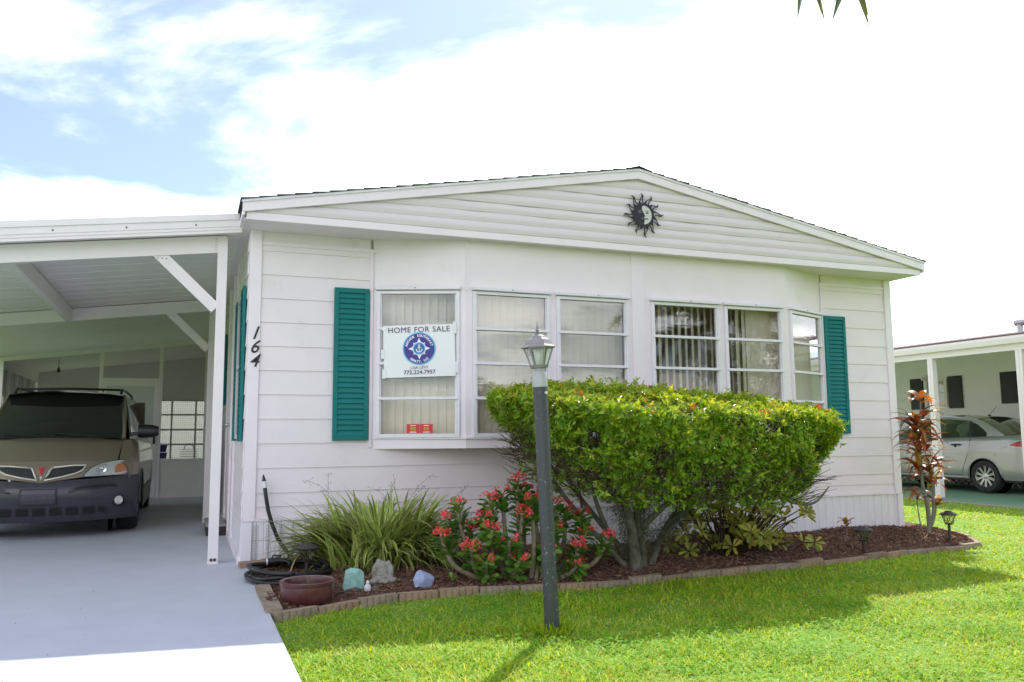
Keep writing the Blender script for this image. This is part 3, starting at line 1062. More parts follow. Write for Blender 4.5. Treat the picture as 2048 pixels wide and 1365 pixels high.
# side and back walls with windows; back-left opening added for light
m = MB(); m.box(-3.50, -3.44, BW - 0.02, 12.5, SLAB, 1.0).box(-3.50, -3.44, BW - 0.02, 12.5, 2.30, cz(-3.45) - 0.002)
m.build('side_wall', ROOMW, room)
for k in range(6):
    yy = BW + 0.02 + k * 0.76
    m = MB(); m.box(-3.50, -3.44, yy, yy + 0.07, 1.001, 2.299)
    m.build('frame_post', CARPORT, room)
m = MB(); m.box(-3.48, -3.475, BW, 12.4, 1.0, 2.3)
m.build('tinted_pane', glass('tinted_pane', (0.45, 0.45, 0.46)), room)
yb = 12.5
m = MB()
for b in ((-3.50, 0.0, SLAB, 0.62), (-3.50, -1.25, 0.62, 0.9), (-1.6, -1.25, 0.9, 2.0), (-3.50, -3.3, 0.9, 2.0), (-1.25, 0.0, 1.93, 2.0), (-3.5, 0.0, 2.0, 2.46)):
    m.box(b[0], b[1], yb, yb + .06, b[2], b[3])
m.prism([(-3.5, 2.4601), (0.0, 2.4601), (0.0, cz(0) - .002), (-3.5, cz(-3.5) - .002)], lambda u, v, d: (u, d, v), yb, yb + .06)
m.build('back_wall', ROOMW, room)
m = MB()
for x in (-1.25, -0.80, -0.30):
    m.box(x - .02, x + .02, yb, yb + .05, 0.62, 1.93)
for zz in (0.62, 0.95, 1.28, 1.61, 1.93):
    m.box(-1.25, -0.0, yb - 0.001, yb + .045, zz - .02, zz + .02)
m.build('window_lattice', CARPORT, room)
m = MB()                     # wire grid over the window
for k in range(28):
    m.box(-1.25 + k * .045, -1.246 + k * .045, yb - .03, yb - .026, 0.6, 1.95)
for k in range(30):
    m.box(-1.25, 0.0, yb - .034, yb - .03, 0.62 + k * .045, 0.624 + k * .045)
m.build('wire_grid', mat('galvanised', (0.35, 0.35, 0.35), 0.5, 0.6), room)
m = MB(); m.box(-3.45, -0.04, BW, 12.5, SLAB - .05, SLAB - .002)
m.build('room_floor', DRIVE, room)
# things on the shelf by the window
shelf = thing('storage_shelf', 'grey metal shelf below the rear window of the screen room', 'shelf', (-0.65, 11.6, SLAB))
m = MB(); m.box(-1.15, -0.12, 11.4, 11.8, 0.62, 0.64)
m.build('shelf_board', mat('shelf_grey', (0.33, 0.33, 0.34), 0.5), shelf)
for x in (-1.13, -0.14):
    for y in (11.42, 11.78):
        m = MB(); m.box(x - .015, x + .015, y - .015, y + .015, SLAB, 0.62)
        m.build('leg', MATS['shelf_grey'], shelf)
BLUEP = mat('blue_plastic', (0.012, 0.02, 0.22), 0.35)
for k, lab in enumerate(('lower blue plastic bin stacked on the screen room shelf', 'upper blue plastic bin stacked on the screen room shelf')):
    b = thing('storage_bin', lab, 'bin', (-0.98, 11.6, 0.641 + k * .16), 'blue bins in the screen room')
    m = MB(); z0 = 0.641 + k * .16
    m.add([(-1.09, 11.47, z0), (-.87, 11.47, z0), (-.87, 11.73, z0), (-1.09, 11.73, z0), (-1.11, 11.45, z0 + .13), (-.85, 11.45, z0 + .13), (-.85, 11.75, z0 + .13), (-1.11, 11.75, z0 + .13)], [(0, 3, 2, 1), (4, 5, 6, 7), (0, 1, 5, 4), (1, 2, 6, 5), (2, 3, 7, 6), (3, 0, 4, 7)])
    m.build('tub', BLUEP, b, bevel=.01)
    m = MB(); m.box(-1.12, -.84, 11.44, 11.76, z0 + .131, z0 + .15)
    m.build('rim', BLUEP, b, bevel=.005)
crate = thing('wire_crate', 'grey wire crate with a handle on the screen room shelf', 'crate', (-.42, 11.6, .641))
m = MB()
for x0, x1, y0, y1 in ((-.60, -.24, 11.46, 11.466), (-.60, -.24, 11.734, 11.74), (-.60, -.594, 11.46, 11.74), (-.246, -.24, 11.46, 11.74)):
    for zz in (.65, .70, .75, .80, .85):
        m.box(x0, x1, y0, y1, zz, zz + .008)
m.build('basket', MATS['galvanised'], crate)
m = MB(); m.tube([(-.52, 11.6, .85), (-.5, 11.6, .93), (-.42, 11.6, .96), (-.34, 11.6, .93), (-.32, 11.6, .85)], .008, 6)
m.build('handle', BLACKP, crate)
# hanging bulb
bulb = thing('hanging_bulb', 'bare bulb hanging on a cord from the screen room ceiling', 'light bulb', (-2.75, 10.0, cz(-2.75)))
m = MB(); m.tube([(-2.75, 10.0, cz(-2.75)), (-2.75, 10.0, cz(-2.75) - .16)], .006, 6)
m.build('cord', BLACKP, bulb)
m = MB(); m.lathe([(.012, 0), (.018, -.03), (.03, -.06), (.028, -.085), (0, -.105)], (-2.75, 10.0, cz(-2.75) - .15), 12)
m.build('bulb', BLACKP, bulb, smooth=True)
# low dark step with a mat by the side door
step = thing('door_step', 'low dark brown step with a grey mat by the side door', 'step', (-.13, 2.6, SLAB))
m = MB(); m.box(-.235, -.032, 2.25, 3.05, SLAB, SLAB + .095)
m.build('riser', mat('step_brown', (.022, .014, .010), .6, noise=.3), step, bevel=.004)
m = MB(); m.box(-.24, -.032, 2.24, 3.06, SLAB + .097, SLAB + .125)
m.build('tread', mat('step_grey', (.33, .32, .32), .8, noise=.2, nscale=30), step, bevel=.004)
# ------------------------------------------------------------------ for sale sign taped to the first window
a, d, n, Ln = panel_frame(0)
SG = lambda s, off, z: a + d * s + n * off + Vector((0, 0, z))
SC = (0.434, 1.885)                       # centre (along panel, height)
tilt = math.radians(1.6)
def sign_pt(u, v, off):
    uu = u * math.cos(tilt) - v * math.sin(tilt)
    vv = u * math.sin(tilt) + v * math.cos(tilt)
    bow = 0.010 * (1 - (u / 0.34) ** 2)
    return SG(SC[0] + uu, 0.036 + off + bow, SC[1] + vv)
SIGNW = mat('sign_white', (0.80, 0.81, 0.84), 0.35)
PURPLE = mat('sign_purple', (0.075, 0.014, 0.095), 0.5)
NAVY = mat('sign_violet', (0.035, 0.022, 0.26), 0.4)
SKYB = mat('sign_sky_blue', (0.12, 0.42, 0.75), 0.4)
MIDB = mat('sign_mid_blue', (0.012, 0.13, 0.36), 0.4)
sign = thing('for_sale_sign', 'white home for sale sign with round blue anchor logo taped to window', 'sign', tuple(SG(SC[0], 0.04, 1.65)))
m = MB()
SWd, SHt = 0.325, 0.238
rows = [[sign_pt(-SWd + 2 * SWd * i / 12, -SHt + 2 * SHt * j / 4, 0) for i in range(13)] for j in range(5)]
m.grid(rows)
m.build('board', SIGNW, sign, solid=0.003)
for (u, v, w_, h_) in ((-0.315, 0.215, .05, .035), (-0.335, -0.02, .03, .085), (-0.325, -0.20, .035, .085), (0.325, 0.205, .032, .11), (0.335, -0.16, .03, .10)):
    m = MB(); m.grid([[sign_pt(u - w_ / 2 + w_ * i, v - h_ / 2 + h_ * j, 0.006 - 0.012 * abs(i - (1 if u < 0 else 0))) for i in (0, 1)] for j in (0, 1)])
    m.build('tape', SIGNW, sign, solid=0.001)
def flat_text(txt, size, u0, v0, mt, bold=0.0, spacing=1.0, off=0.0055):
    m = MB()
    text_into(m, txt, size, lambda u, v, dd: sign_pt(u0 + u, v0 + v, off), bold=bold, spacing=spacing)
    return m.build('lettering', mt, sign, fix=False)
flat_text('HOME FOR SALE', 0.072, 0.0, 0.192, PURPLE, bold=0.0, spacing=1.08)
flat_text('LISA LEVY', 0.036, -0.002, -0.154, PURPLE, spacing=1.05)
flat_text('772.224.7957', 0.050, -0.002, -0.196, PURPLE, bold=0.0006, spacing=1.06)
def disc(r, mt, off, c=(0.0, 0.020), nm='logo_disc', r0=0.0):
    m = MB()
    k = 40
    rr = [[sign_pt(c[0] + q * math.cos(2 * PI * i / k), c[1] + q * math.sin(2 * PI * i / k), off) for i in range(k + 1)] for q in (r0, r)]
    m.grid(rr)
    return m.build(nm, mt, sign, fix=False)
disc(0.150, SKYB, 0.0045)
disc(0.138, NAVY, 0.0055)
m = MB()
LC = (0.0, 0.020)
for k in range(8):        # compass star
    an = PI / 2 + k * PI / 4
    R = 0.100 if k % 2 == 0 else 0.078
    e = Vector((math.cos(an), math.sin(an))); p = Vector((-e.y, e.x))
    w_ = 0.020 if k % 2 == 0 else 0.013
    b0 = e * 0.052
    pts = [e * R, b0 + p * w_, b0 - p * w_]
    o = len(m.v)
    m.v += [tuple(sign_pt(LC[0] + q.x, LC[1] + q.y, 0.0066)) for q in pts]
    m.f.append((o, o + 1, o + 2))
m.build('compass_star', SIGNW, sign, fix=False)
disc(0.062, SIGNW, 0.0072, nm='logo_ring')
disc(0.056, SKYB, 0.0078)
disc(0.047, MIDB, 0.0084)
m = MB()                  # anchor
def sp(u, v): return sign_pt(LC[0] + u, LC[1] + v, 0.0092)
def fl(pts):
    o = len(m.v); m.v += [tuple(sp(*q)) for q in pts]; m.f.append(tuple(range(o, o + len(pts))))
fl([(-.0035, -.034), (.0035, -.034), (.0035, .022), (-.0035, .022)])
fl([(-.017, .006), (.017, .006), (.017, .013), (-.017, .013)])
for k in range(12):
    t0, t1 = 2 * PI * k / 12, 2 * PI * (k + 1) / 12
    fl([(.010 * math.cos(t0), .029 + .010 * math.sin(t0)), (.010 * math.cos(t1), .029 + .010 * math.sin(t1)), (.005 * math.cos(t1), .029 + .005 * math.sin(t1)), (.005 * math.cos(t0), .029 + .005 * math.sin(t0))])
for k in range(12):
    t0, t1 = PI + PI * k / 12, PI + PI * (k + 1) / 12
    fl([(.029 * math.cos(t0), -.010 + .027 * math.sin(t0)), (.029 * math.cos(t1), -.010 + .027 * math.sin(t1)), (.021 * math.cos(t1), -.008 + .020 * math.sin(t1)), (.021 * math.cos(t0), -.008 + .020 * math.sin(t0))])
fl([(-.032, -.012), (-.016, -.012), (-.026, .0)]); fl([(.032, -.012), (.016, -.012), (.026, .0)])
m.build('anchor', SIGNW, sign, fix=False)
def ring_text(txt, R, a0, a1, inward, size):
    m = MB()
    k = len(txt)
    for i, chh in enumerate(txt):
        if chh == ' ':
            continue
        an = a0 + (a1 - a0) * i / (k - 1)
        rot = an - PI / 2 if not inward else an + PI / 2
        cx, cy = R * math.cos(an), R * math.sin(an)
        text_into(m, chh, size, lambda u, v, dd: sign_pt(LC[0] + cx + u * math.cos(rot) - v * math.sin(rot), LC[1] + cy + u * math.sin(rot) + v * math.cos(rot), 0.0068), bold=0.0011)
    return m.build('lettering', SIGNW, sign, fix=False)
ring_text('ANCHOR SOUTHEAST', 0.118, math.radians(165), math.radians(15), False, 0.029)
ring_text('REALTY, LLC', 0.119, math.radians(232), math.radians(308), True, 0.029)

# two red stickers at the bottom of the first window
RED = mat('sticker_red', (0.60, 0.02, 0.03), 0.4)
YEL = mat('sticker_yellow', (0.50, 0.36, 0.03), 0.5)
for k, (s0, lab) in enumerate(((0.318, 'left red sticker with yellow square at the bottom of the first window'), (0.438, 'right red sticker with yellow square at the bottom of the first window'))):
    st = thing('window_sticker', lab, 'sticker', tuple(SG(s0 + .06, 0.0, 1.14)), 'red stickers in the window')
    def rect(u0, u1, v0, v1, off, nm, mt):
        m = MB(); m.obox(SG(s0 + (u0 + u1) / 2, off, 1.140 + (v0 + v1) / 2), d * (u1 - u0) / 2, n * .0008, (0, 0, (v1 - v0) / 2))
        m.build(nm, mt, st)
    rect(0, .117, 0, .082, 0.002, 'card', RED)
    rect(.036, .082, .026, .056, 0.0040, 'square', YEL)
    rect(.050, .068, .034, .046, 0.0058, 'square', mat('sticker_olive', (.25, .2, .02), .5))
    rect(.030, .088, .006, .014, 0.0040, 'mark', SIGNW)
    rect(.034, .082, .066, .072, 0.0040, 'mark', SIGNW)

# ------------------------------------------------------------------ table lamp seen in the right window
lamp = thing('table_lamp', 'white shaded table lamp behind the right angled window', 'lamp', (6.02, 0.26, 0.76))
m = MB(); m.lathe([(.245, 1.975), (.20, 2.09), (.165, 2.22)], (6.02, .30, 0), 24)
m.build('lamp_shade', mat('shade_white', (.85, .83, .80), .7, trans=.3), lamp, smooth='all')
m = MB(); m.lathe([(0, 1.35), (.08, 1.36), (.09, 1.5), (.05, 1.65), (.02, 1.8), (.015, 2.0), (0, 2.02)], (6.02, .30, 0), 16)
m.build('lamp_base', mat('lamp_ceramic', (.45, .40, .33), .3), lamp, smooth=True)
tb = thing('side_table', 'small brown table under the lamp behind the right window', 'table', (6.02, .30, .76))
m = MB(); m.box(5.72, 6.32, .1, .6, 1.31, 1.35); m.build('top', mat('wood_brown', (.12, .06, .03), .5, noise=.3), tb)
for x in (5.75, 6.29):
    for y in (.13, .57):
        m = MB(); m.box(x - .02, x + .02, y - .02, y + .02, .76, 1.31); m.build('leg', MATS['wood_brown'], tb)

# ------------------------------------------------------------------ sun and moon face ornament
orn = thing('sun_ornament', 'black metal sun face wall ornament hung on the white gable', 'ornament', (3.70, OV - .03, 3.285))
IRON = mat('ornament_black', (0.012, 0.011, 0.018), 0.5, noise=.2, nscale=40)
PALE = mat('ornament_pale', (0.62, 0.60, 0.58), 0.6, noise=.1, nscale=20)
oc = (3.702, 3.288)
OY = OV - 0.034
def op(u, v, dd): return (oc[0] + u, OY - dd, oc[1] + v)
def oprism(poly, d0, d1, nm, mt):
    m = MB(); m.prism(poly, op, d0, d1); return m.build(nm, mt, orn)
RF = 0.100
m = MB()
k = 48
rin, rout = 0.094, 0.117
for dd in (0.0,):
    ring = []
    for rr, d_ in ((rin, 0), (rout, 0), (rout, .008), (rin, .008), (rin, 0)):
        ring.append([op(rr * math.cos(2 * PI * i / k), rr * 1.03 * math.sin(2 * PI * i / k), d_) for i in range(k + 1)])
    m.grid(ring)
m.build('rim', IRON, orn, doubles=True)
def face_half(side):
    pts = []
    for i in range(25):
        an = PI / 2 + side * PI * i / 24
        pts.append((rin * math.cos(an), rin * 1.03 * math.sin(an)))
    prof = [(0.012, -.097), (0.010, -.06), (.006, -.045), (.010, -.035), (.004, -.025), (.016, -.012), (.006, .012), (-.010, .035), (-.020, .06), (-.016, .085), (0.0, .097)]
    return pts + prof[1:-1] if side > 0 else pts + prof[1:-1]
oprism(face_half(1), 0.001, 0.007, 'dark_face', IRON)
oprism(face_half(-1), 0.0005, 0.0045, 'pale_face', PALE)
def ell(cx_, cy_, rx, ry, d0, d1, nm, mt, rot=0):
    oprism([(cx_ + rx * math.cos(t) * math.cos(rot) - ry * math.sin(t) * math.sin(rot), cy_ + rx * math.cos(t) * math.sin(rot) + ry * math.sin(t) * math.cos(rot)) for t in [2 * PI * i / 14 for i in range(14)]], d0, d1, nm, mt)
ell(0.040, .022, .018, .006, .003, .0065, 'eye', IRON); ell(.041, .020, .006, .006, .003, .0068, 'pupil', IRON)
ell(-0.042, .024, .017, .006, .005, .0085, 'eye', mat('ornament_grey', (.22, .21, .20), .6))
ell(.040, .040, .024, .0028, .003, .0065, 'brow', IRON, -.12); ell(-.042, .040, .020, .0025, .005, .0085, 'brow', MATS['ornament_grey'], .15)
ell(.030, -.040, .024, .006, .003, .0065, 'lips', IRON, .1); ell(-.016, -.038, .018, .004, .005, .0085, 'lips', MATS['ornament_grey'], -.1)
def flame(an, R, wd, open_):
    e = Vector((math.cos(an), math.sin(an))); p = Vector((-e.y, e.x))
    L_ = []
    nseg = 8
    for i in range(nseg + 1):
        t = i / nseg
        r = rout - .004 + (R - rout) * t
        wav = 0.012 * math.sin(t * 2 * PI * 0.95) * (1 if R > .17 else .3) + (0.010 * max(0, t - .75) / .25 if R > .17 else 0)
        L_.append((r, wav, wd * (1 - t) ** .7))
    m = MB()
    for sgn in (-1, 1):
        for i in range(nseg):
            (r0, c0, w0), (r1, c1, w1) = L_[i], L_[i + 1]
            th0 = .0105 if open_ else w0; th1 = .0105 if open_ else w1
            th0, th1 = min(th0, max(w0, .003)), min(th1, max(w1, .003))
            q = [e * r0 + p * (c0 + sgn * w0), e * r1 + p * (c1 + sgn * w1), e * r1 + p * (c1 + sgn * (w1 - th1)), e * r0 + p * (c0 + sgn * (w0 - th0))]
            m.prism([(v.x, v.y) for v in q], op, 0.0, 0.006)
    m.build('flame', IRON, orn)
for k in range(12):
    an = math.radians(95) + k * PI / 6
    flame(an, 0.226 + .012 * math.sin(k * 2.3), 0.025, True)
    flame(an + PI / 12, 0.153, 0.013, False)

# ------------------------------------------------------------------ lamp post on the lawn
lp = thing('lamp_post', 'leaning charcoal lamp post with square glass lantern on the lawn', 'lamp post', (1.516, -3.015, gz(1.5)))
ax = Vector((-0.060, 0.0, 1.41)).normalized()
B0 = Vector((1.516, -3.015, 0.0))
def lpp(s): return B0 + ax * s
POSTM = mat('post_charcoal', (0.047, 0.050, 0.062), 0.42, noise=.15, nscale=6, dirt=((.40, .39, .38), 48, .60, .66))
PEWTER = mat('lantern_pewter', (0.30, 0.275, 0.285), 0.5, 0.35, noise=.25, nscale=30)
m = MB(); m.tube([lpp(-.05), lpp(0.5), lpp(1.0), lpp(1.41)], .0425, 20)
m.build('post', POSTM, lp, smooth=True)
# axes for the lantern
zx = ax
xx = Vector((1, 0, 0)); xx = (xx - zx * xx.dot(zx)).normalized()
th = math.radians(-28)
yy_ = zx.cross(xx)
xa = xx * math.cos(th) + yy_ * math.sin(th)
ya = zx.cross(xa)
AX = Matrix((xa, ya, zx)).transposed()
m = MB(); m.lathe([(.0455, 1.40), (.0455, 1.462), (.044, 1.466), (.034, 1.492), (.027, 1.497), (.027, 1.51)], B0, 20, AX)
m.build('collar', mat('collar_grey', (.42, .42, .44), .4, noise=.15), lp, smooth=True)
m = MB(); m.lathe([(0, 0), (.009, 0), (.009, .012), (0, .014)], lpp(1.365) + Vector((0.016, -.0405, 0)), 10, Matrix(((1, 0, 0), (0, 0, -1), (0, 1, 0))))
m.build('photocell', mat('cell_white', (.6, .6, .58), .3), lp)
def LP(u, v, w): return B0 + xa * u + ya * v + zx * w
def ngon(r, w, k=6, off=0.0):
    return [LP(r * math.cos(2 * PI * i / k + off), r * math.sin(2 * PI * i / k + off), w) for i in range(k)]
def loft(m, rings, cap=True):
    o = len(m.v); k = len(rings[0])
    for r in rings: m.v += [tuple(q) for q in r]
    for i in range(len(rings) - 1):
        for j in range(k):
            m.f.append((o + i * k + j, o + i * k + (j + 1) % k, o + (i + 1) * k + (j + 1) % k, o + (i + 1) * k + j))
    if cap:
        m.f.append(tuple(o + j for j in reversed(range(k)))); m.f.append(tuple(o + (len(rings) - 1) * k + j for j in range(k)))
    return m
m = MB(); loft(m, [ngon(.030, 1.507), ngon(.050, 1.512), ngon(.056, 1.524), ngon(.050, 1.53)])
lan = m.build('lantern', PEWTER, lp)
m = MB(); loft(m, [ngon(.102, 1.628), ngon(.104, 1.634), ngon(.086, 1.648), ngon(.070, 1.676), ngon(.050, 1.692), ngon(.046, 1.70), ngon(.024, 1.706), ngon(.016, 1.716)])
m.build('lantern_roof', PEWTER, lan, bevel=.002)
m = MB(); m.lathe([(.012, 1.714), (.017, 1.722), (.006, 1.728), (.013, 1.736), (.005, 1.742), (.008, 1.75), (.003, 1.765), (0, 1.79)], B0, 12, AX)
m.build('finial', PEWTER, lan, smooth=True)
lo, hi = ngon(.050, 1.528), ngon(.087, 1.632)
for i in range(6):
    m = MB(); m.bar(lo[i], hi[i], .009, .009, xa)
    m.build('glazing_bar', PEWTER, lan)
    j = (i + 1) % 6
    m = MB(); m.add([lo[i], lo[j], hi[j], hi[i]], [(0, 1, 2, 3)])
    m.build('lantern_pane', glass('lantern_glass', (.93, .96, .96), extra=.02, rough=.03), lan, fix=False)
m = MB(); m.lathe([(.014, 1.53), (.016, 1.57), (.02, 1.575), (.02, 1.605), (.012, 1.625), (0, 1.628)], B0, 12, AX)
m.build('bulb', mat('bulb_white', (.75, .74, .70), .3), lan, smooth=True)

# ------------------------------------------------------------------ solar path lights
SOLBLK = mat('solar_bronze', (0.035, 0.028, 0.026), 0.45, noise=.2, nscale=20)
SOLG = glass('solar_glass', (.95, .93, .82), extra=.06, rough=.25)
def solar(x, y, z, lab, h=0.0):
    t = thing('solar_path_light', lab, 'garden light', (x, y, z), 'solar path lights in the bed')
    c = Vector((x, y, z))
    m = MB(); m.tube([c + Vector((0, 0, -.05)), c + Vector((0, 0, .105 + h))], .0135, 12)
    m.build('stake', SOLBLK, t, smooth=True)
    m = MB(); m.lathe([(.034, .104 + h), (.038, .112 + h), (.066, .200 + h)], c, 20, None, False)
    m.build('globe', SOLG, t, smooth='all')
    m = MB(); m.lathe([(.0, .197 + h), (.086, .197 + h), (.088, .204 + h), (.074, .214 + h), (.034, .232 + h), (.028, .240 + h), (.0, .243 + h)], c, 20)
    m.build('cap', SOLBLK, t, smooth=True)
    m = MB(); m.lathe([(.0, .096 + h), (.034, .100 + h), (.040, .112 + h), (.026, .115 + h), (0, .115 + h)], c, 16)
    m.build('cup', SOLBLK, t, smooth=True)
    for k in range(6):
        a0 = k * PI / 3
        m = MB()
        for sg in (-1, 1):
            pts = []
            for i in range(7):
                s = i / 6
                an = a0 + sg * (PI / 6) * math.sin(s * PI) 
                r = .0395 + (.0675 - .0395) * s
                pts.append(c + Vector((r * math.cos(an), r * math.sin(an), .113 + h + .086 * s)))
            m.tube(pts, .003, 5)
        m.build('wire', SOLBLK, t)
    return t
solar(0.41, -0.98, 0.055, 'bronze solar light standing in the coiled hose behind the bowl', 0.03)
solar(5.477, -1.30, bed_z(5.48, -1.30), 'bronze solar light at the front edge of the right mulch')
solar(6.89, -1.02, bed_z(6.89, -1.02), 'bronze solar light at the right corner of the bed beside the red plant', .075)

# ------------------------------------------------------------------ bowl planter
bowl = thing('bowl_planter', 'shallow glazed maroon bowl planter at the left corner of the bed', 'planter', (.31, -1.80, .045))
GLAZE = mat('maroon_glaze', (0.085, 0.022, 0.028), 0.28, col2=(0.12, 0.045, 0.045), nscale=12, bump=.15, bscale=50, coat=.2)
m = MB(); m.lathe([(0, .0), (.125, 0), (.152, .02), (.168, .06), (.171, .105), (.170, .122), (.177, .127), (.179, .146), (.172, .152), (.152, .148), (.149, .13), (.147, .11)], (.31, -1.78, .035), 40)
m.build('pot', GLAZE, bowl, smooth=40)
m = MB(); m.lathe([(.149, .112), (.08, .118), (0, .12)], (.31, -1.78, .035), 24)
m.build('potting_soil', mat('soil_dark', (.03, .022, .015), .95, noise=.4, nscale=60, bump=.6), bowl)
nb = 14
V, F = leaves(np.array([[.31, -1.78, .155]]).repeat(nb, 0) + rng.normal(size=(nb, 3)) * [.02, .02, .0], np.stack([rng.normal(size=nb), rng.normal(size=nb), rng.uniform(.1, .5, nb)], 1), np.array([[0, 0, 1.]]).repeat(nb, 0), rng.uniform(.02, .045, nb), rng.uniform(.008, .014, nb))
LEAFY = mat('sprig_green', (.12, .17, .02), .5, trans=.3)
mobj('sprig', fast_mesh('sprig', V, F, LEAFY, 3), bowl)

# ------------------------------------------------------------------ rocks and figures
def rock(name, lab, cat, pts, mt, base, sub=0):
    bm = bmesh.new()
    for p_ in pts: bm.verts.new(p_)
    r = bmesh.ops.convex_hull(bm, input=bm.verts)
    for v in [v for v in bm.verts if not v.link_faces]: bm.verts.remove(v)
    me = bpy.data.meshes.new(name)
    bm.to_mesh(me); bm.free()
    me.materials.append(mt)
    o = bpy.data.objects.new(name, me); C.objects.link(o); o.location = base
    md = o.modifiers.new('edge', 'BEVEL'); md.width = .004; md.segments = 2
    return tag(o, lab, cat)
TURQ = mat('turquoise_stone', (.30, .52, .47), .45, col2=(.18, .36, .33), nscale=22, bump=.9, bscale=45, dirt=((.16, .12, .08), 14, .60, .80))
rock('turquoise_rock', 'pale turquoise faceted rock on the mulch beside the bowl', 'rock', [(-.075, -.05, -.01), (.07, -.06, -.01), (.075, .05, -.01), (-.07, .05, -.01), (-.066, -.045, .115), (-.02, -.02, .145), (.045, -.03, .132), (.07, -.03, .105), (.06, .04, .10), (-.05, .04, .12), (.0, -.068, .02), (.005, -.05, .11)], TURQ, (.675, -1.44, .05))
BLUEG = mat('lavender_stone', (.34, .40, .58), .4, col2=(.22, .25, .42), nscale=22, bump=.9, bscale=45, dirt=((.16, .12, .09), 14, .60, .80))
rock('lavender_rock', 'pale lavender blue faceted rock under the strap leaves', 'rock', [(-.06, -.04, -.01), (.05, -.05, -.01), (.05, .04, -.01), (-.05, .05, -.01), (-.078, -.02, .05), (.085, -.02, .055), (.0, -.062, .058), (-.045, .0, .105), (-.02, -.01, .115), (.05, .01, .085), (.02, .05, .09)], BLUEG, (1.15, -1.56, .05))
GREYST = mat('weathered_stone', (.34, .33, .30), .9, col2=(.22, .21, .18), nscale=28, bump=.8, bscale=70, dirt=((.06, .055, .05), 26, .56, .7))
# broken seated stone figure: crossed legs, torso, no head
st = thing('stone_statue', 'weathered grey headless seated stone figure in the bed', 'statue', (.905, -1.36, .045))
bm_ = MB()
sc = Vector((.905, -1.36, .04))
def sblob(c, r, nm=None, tilt_=0):
    c = Vector(c); o = len(bm_.v)
    for i in range(9):
        for j in range(14):
            ph = -PI / 2 + PI * i / 8; t = 2 * PI * j / 14
            q = Vector((r[0] * math.cos(ph) * math.cos(t), r[1] * math.cos(ph) * math.sin(t), r[2] * math.sin(ph)))
            bm_.v.append(tuple(sc + c + q))
    for i in range(8):
        for j in range(14):
            bm_.f.append((o + i * 14 + j, o + i * 14 + (j + 1) % 14, o + (i + 1) * 14 + (j + 1) % 14, o + (i + 1) * 14 + j))
sblob((0, 0, .03), (.095, .07, .036)); sblob((-.06, -.035, .035), (.05, .03, .026)); sblob((.055, -.035, .035), (.05, .03, .026)); sblob((0, -.055, .028), (.06, .022, .022))
sblob((-.005, .012, .085), (.062, .05, .07)); sblob((-.012, .012, .13), (.058, .04, .045)); sblob((-.03, .01, .155), (.024, .026, .034)); sblob((.045, .01, .14), (.018, .024, .034))
sblob((-.062, -.005, .095), (.022, .026, .055)); sblob((.058, -.005, .09), (.022, .026, .055)); sblob((0, -.04, .06), (.05, .02, .018))
o = bm_.build('figure', GREYST, st, doubles=True)
md = o.modifiers.new('merge', 'REMESH'); md.mode = 'VOXEL'; md.voxel_size = .007; md.use_smooth_shade = True
# small white figurine
fg = MB(); fg.lathe([(0, 0), (.022, .0), (.024, .02), (.022, .036), (.011, .048), (.013, .06), (.008, .07), (0, .074)], (.745, -1.60, .05), 14)
tag(fg.build('white_figurine', mat('figurine_white', (.62, .60, .66), .35), smooth=True), 'tiny white figurine on the mulch between rock and statue', 'figurine')
peb = rock('brown_pebble', 'small brown stone beside the white figurine', 'rock', [(-.03, -.02, -.01), (.03, -.02, -.01), (.03, .02, -.01), (-.03, .02, -.01), (-.026, 0, .03), (.02, -.01, .034), (.0, .02, .03), (.034, .0, .016)], mat('pebble', (.13, .10, .07), .9, noise=.3, nscale=40), (.80, -1.60, .05))

# ------------------------------------------------------------------ black hose coil and upright hose end
hose = thing('garden_hose', 'thick black hose coiled at the corner of the bed with one end standing up', 'hose', (.28, -.75, .05))
HOSE = mat('hose_black', (.013, .013, .015), .42, noise=.3, nscale=30)
pts = []
for i in range(150):
    t = i / 149 * 2 * PI * 3.4
    rx = .285 + .03 * math.sin(t * .7 + 1) - .012 * (i / 150)
    ry = .34 + .035 * math.cos(t * .9) - .03 * (i / 150)
    pts.append((.30 + rx * math.cos(t + 2.2), -.85 + ry * math.sin(t + 2.2), .075 + .022 * (t / (2 * PI)) + .012 * math.sin(t * 2.3)))
m = MB(); m.tube(pts, .0165, 8)
m.build('coil', HOSE, hose, smooth='all')
rp = [(.44, -.30, .07), (.40, -.20, .10), (.345, -.125, .17), (.285, -.10, .26), (.235, -.10, .38), (.20, -.10, .50), (.178, -.10, .62), (.166, -.10, .70)]
m = MB(); m.tube(rp, .0165, 10)
m.build('riser', HOSE, hose, smooth='all')
m = MB(); m.tube([(.168, -.10, .69), (.160, -.10, .745)], .019, 12); m.build('white_collar', mat('collar_white', (.7, .7, .72), .4), hose, smooth=True)
m = MB(); m.tube([(.160, -.10, .745), (.157, -.10, .765), (.1545, -.10, .783), (.153, -.10, .80)], [.017, .014, .009, .005], 12); m.build('tip', BLACKP, hose, smooth=True)
m = MB(); m.tube([(.16, -.62, .15), (.24, -.62, .155)], .026, 12); m.build('coupling', BLACKP, hose, smooth=True)
m = MB(); m.tube([(.15, -.62, .15), (.158, -.62, .15)], .0275, 12); m.build('ring', ALU, hose, smooth=True)
m = MB(); m.tube([(.24, -.62, .155), (.30, -.64, .15), (.33, -.70, .13)], [.022, .014, .012], 10); m.tube([(.19, -.62, .175), (.20, -.62, .195), (.26, -.62, .19)], .008, 8); m.build('nozzle', BLACKP, hose, smooth=True)
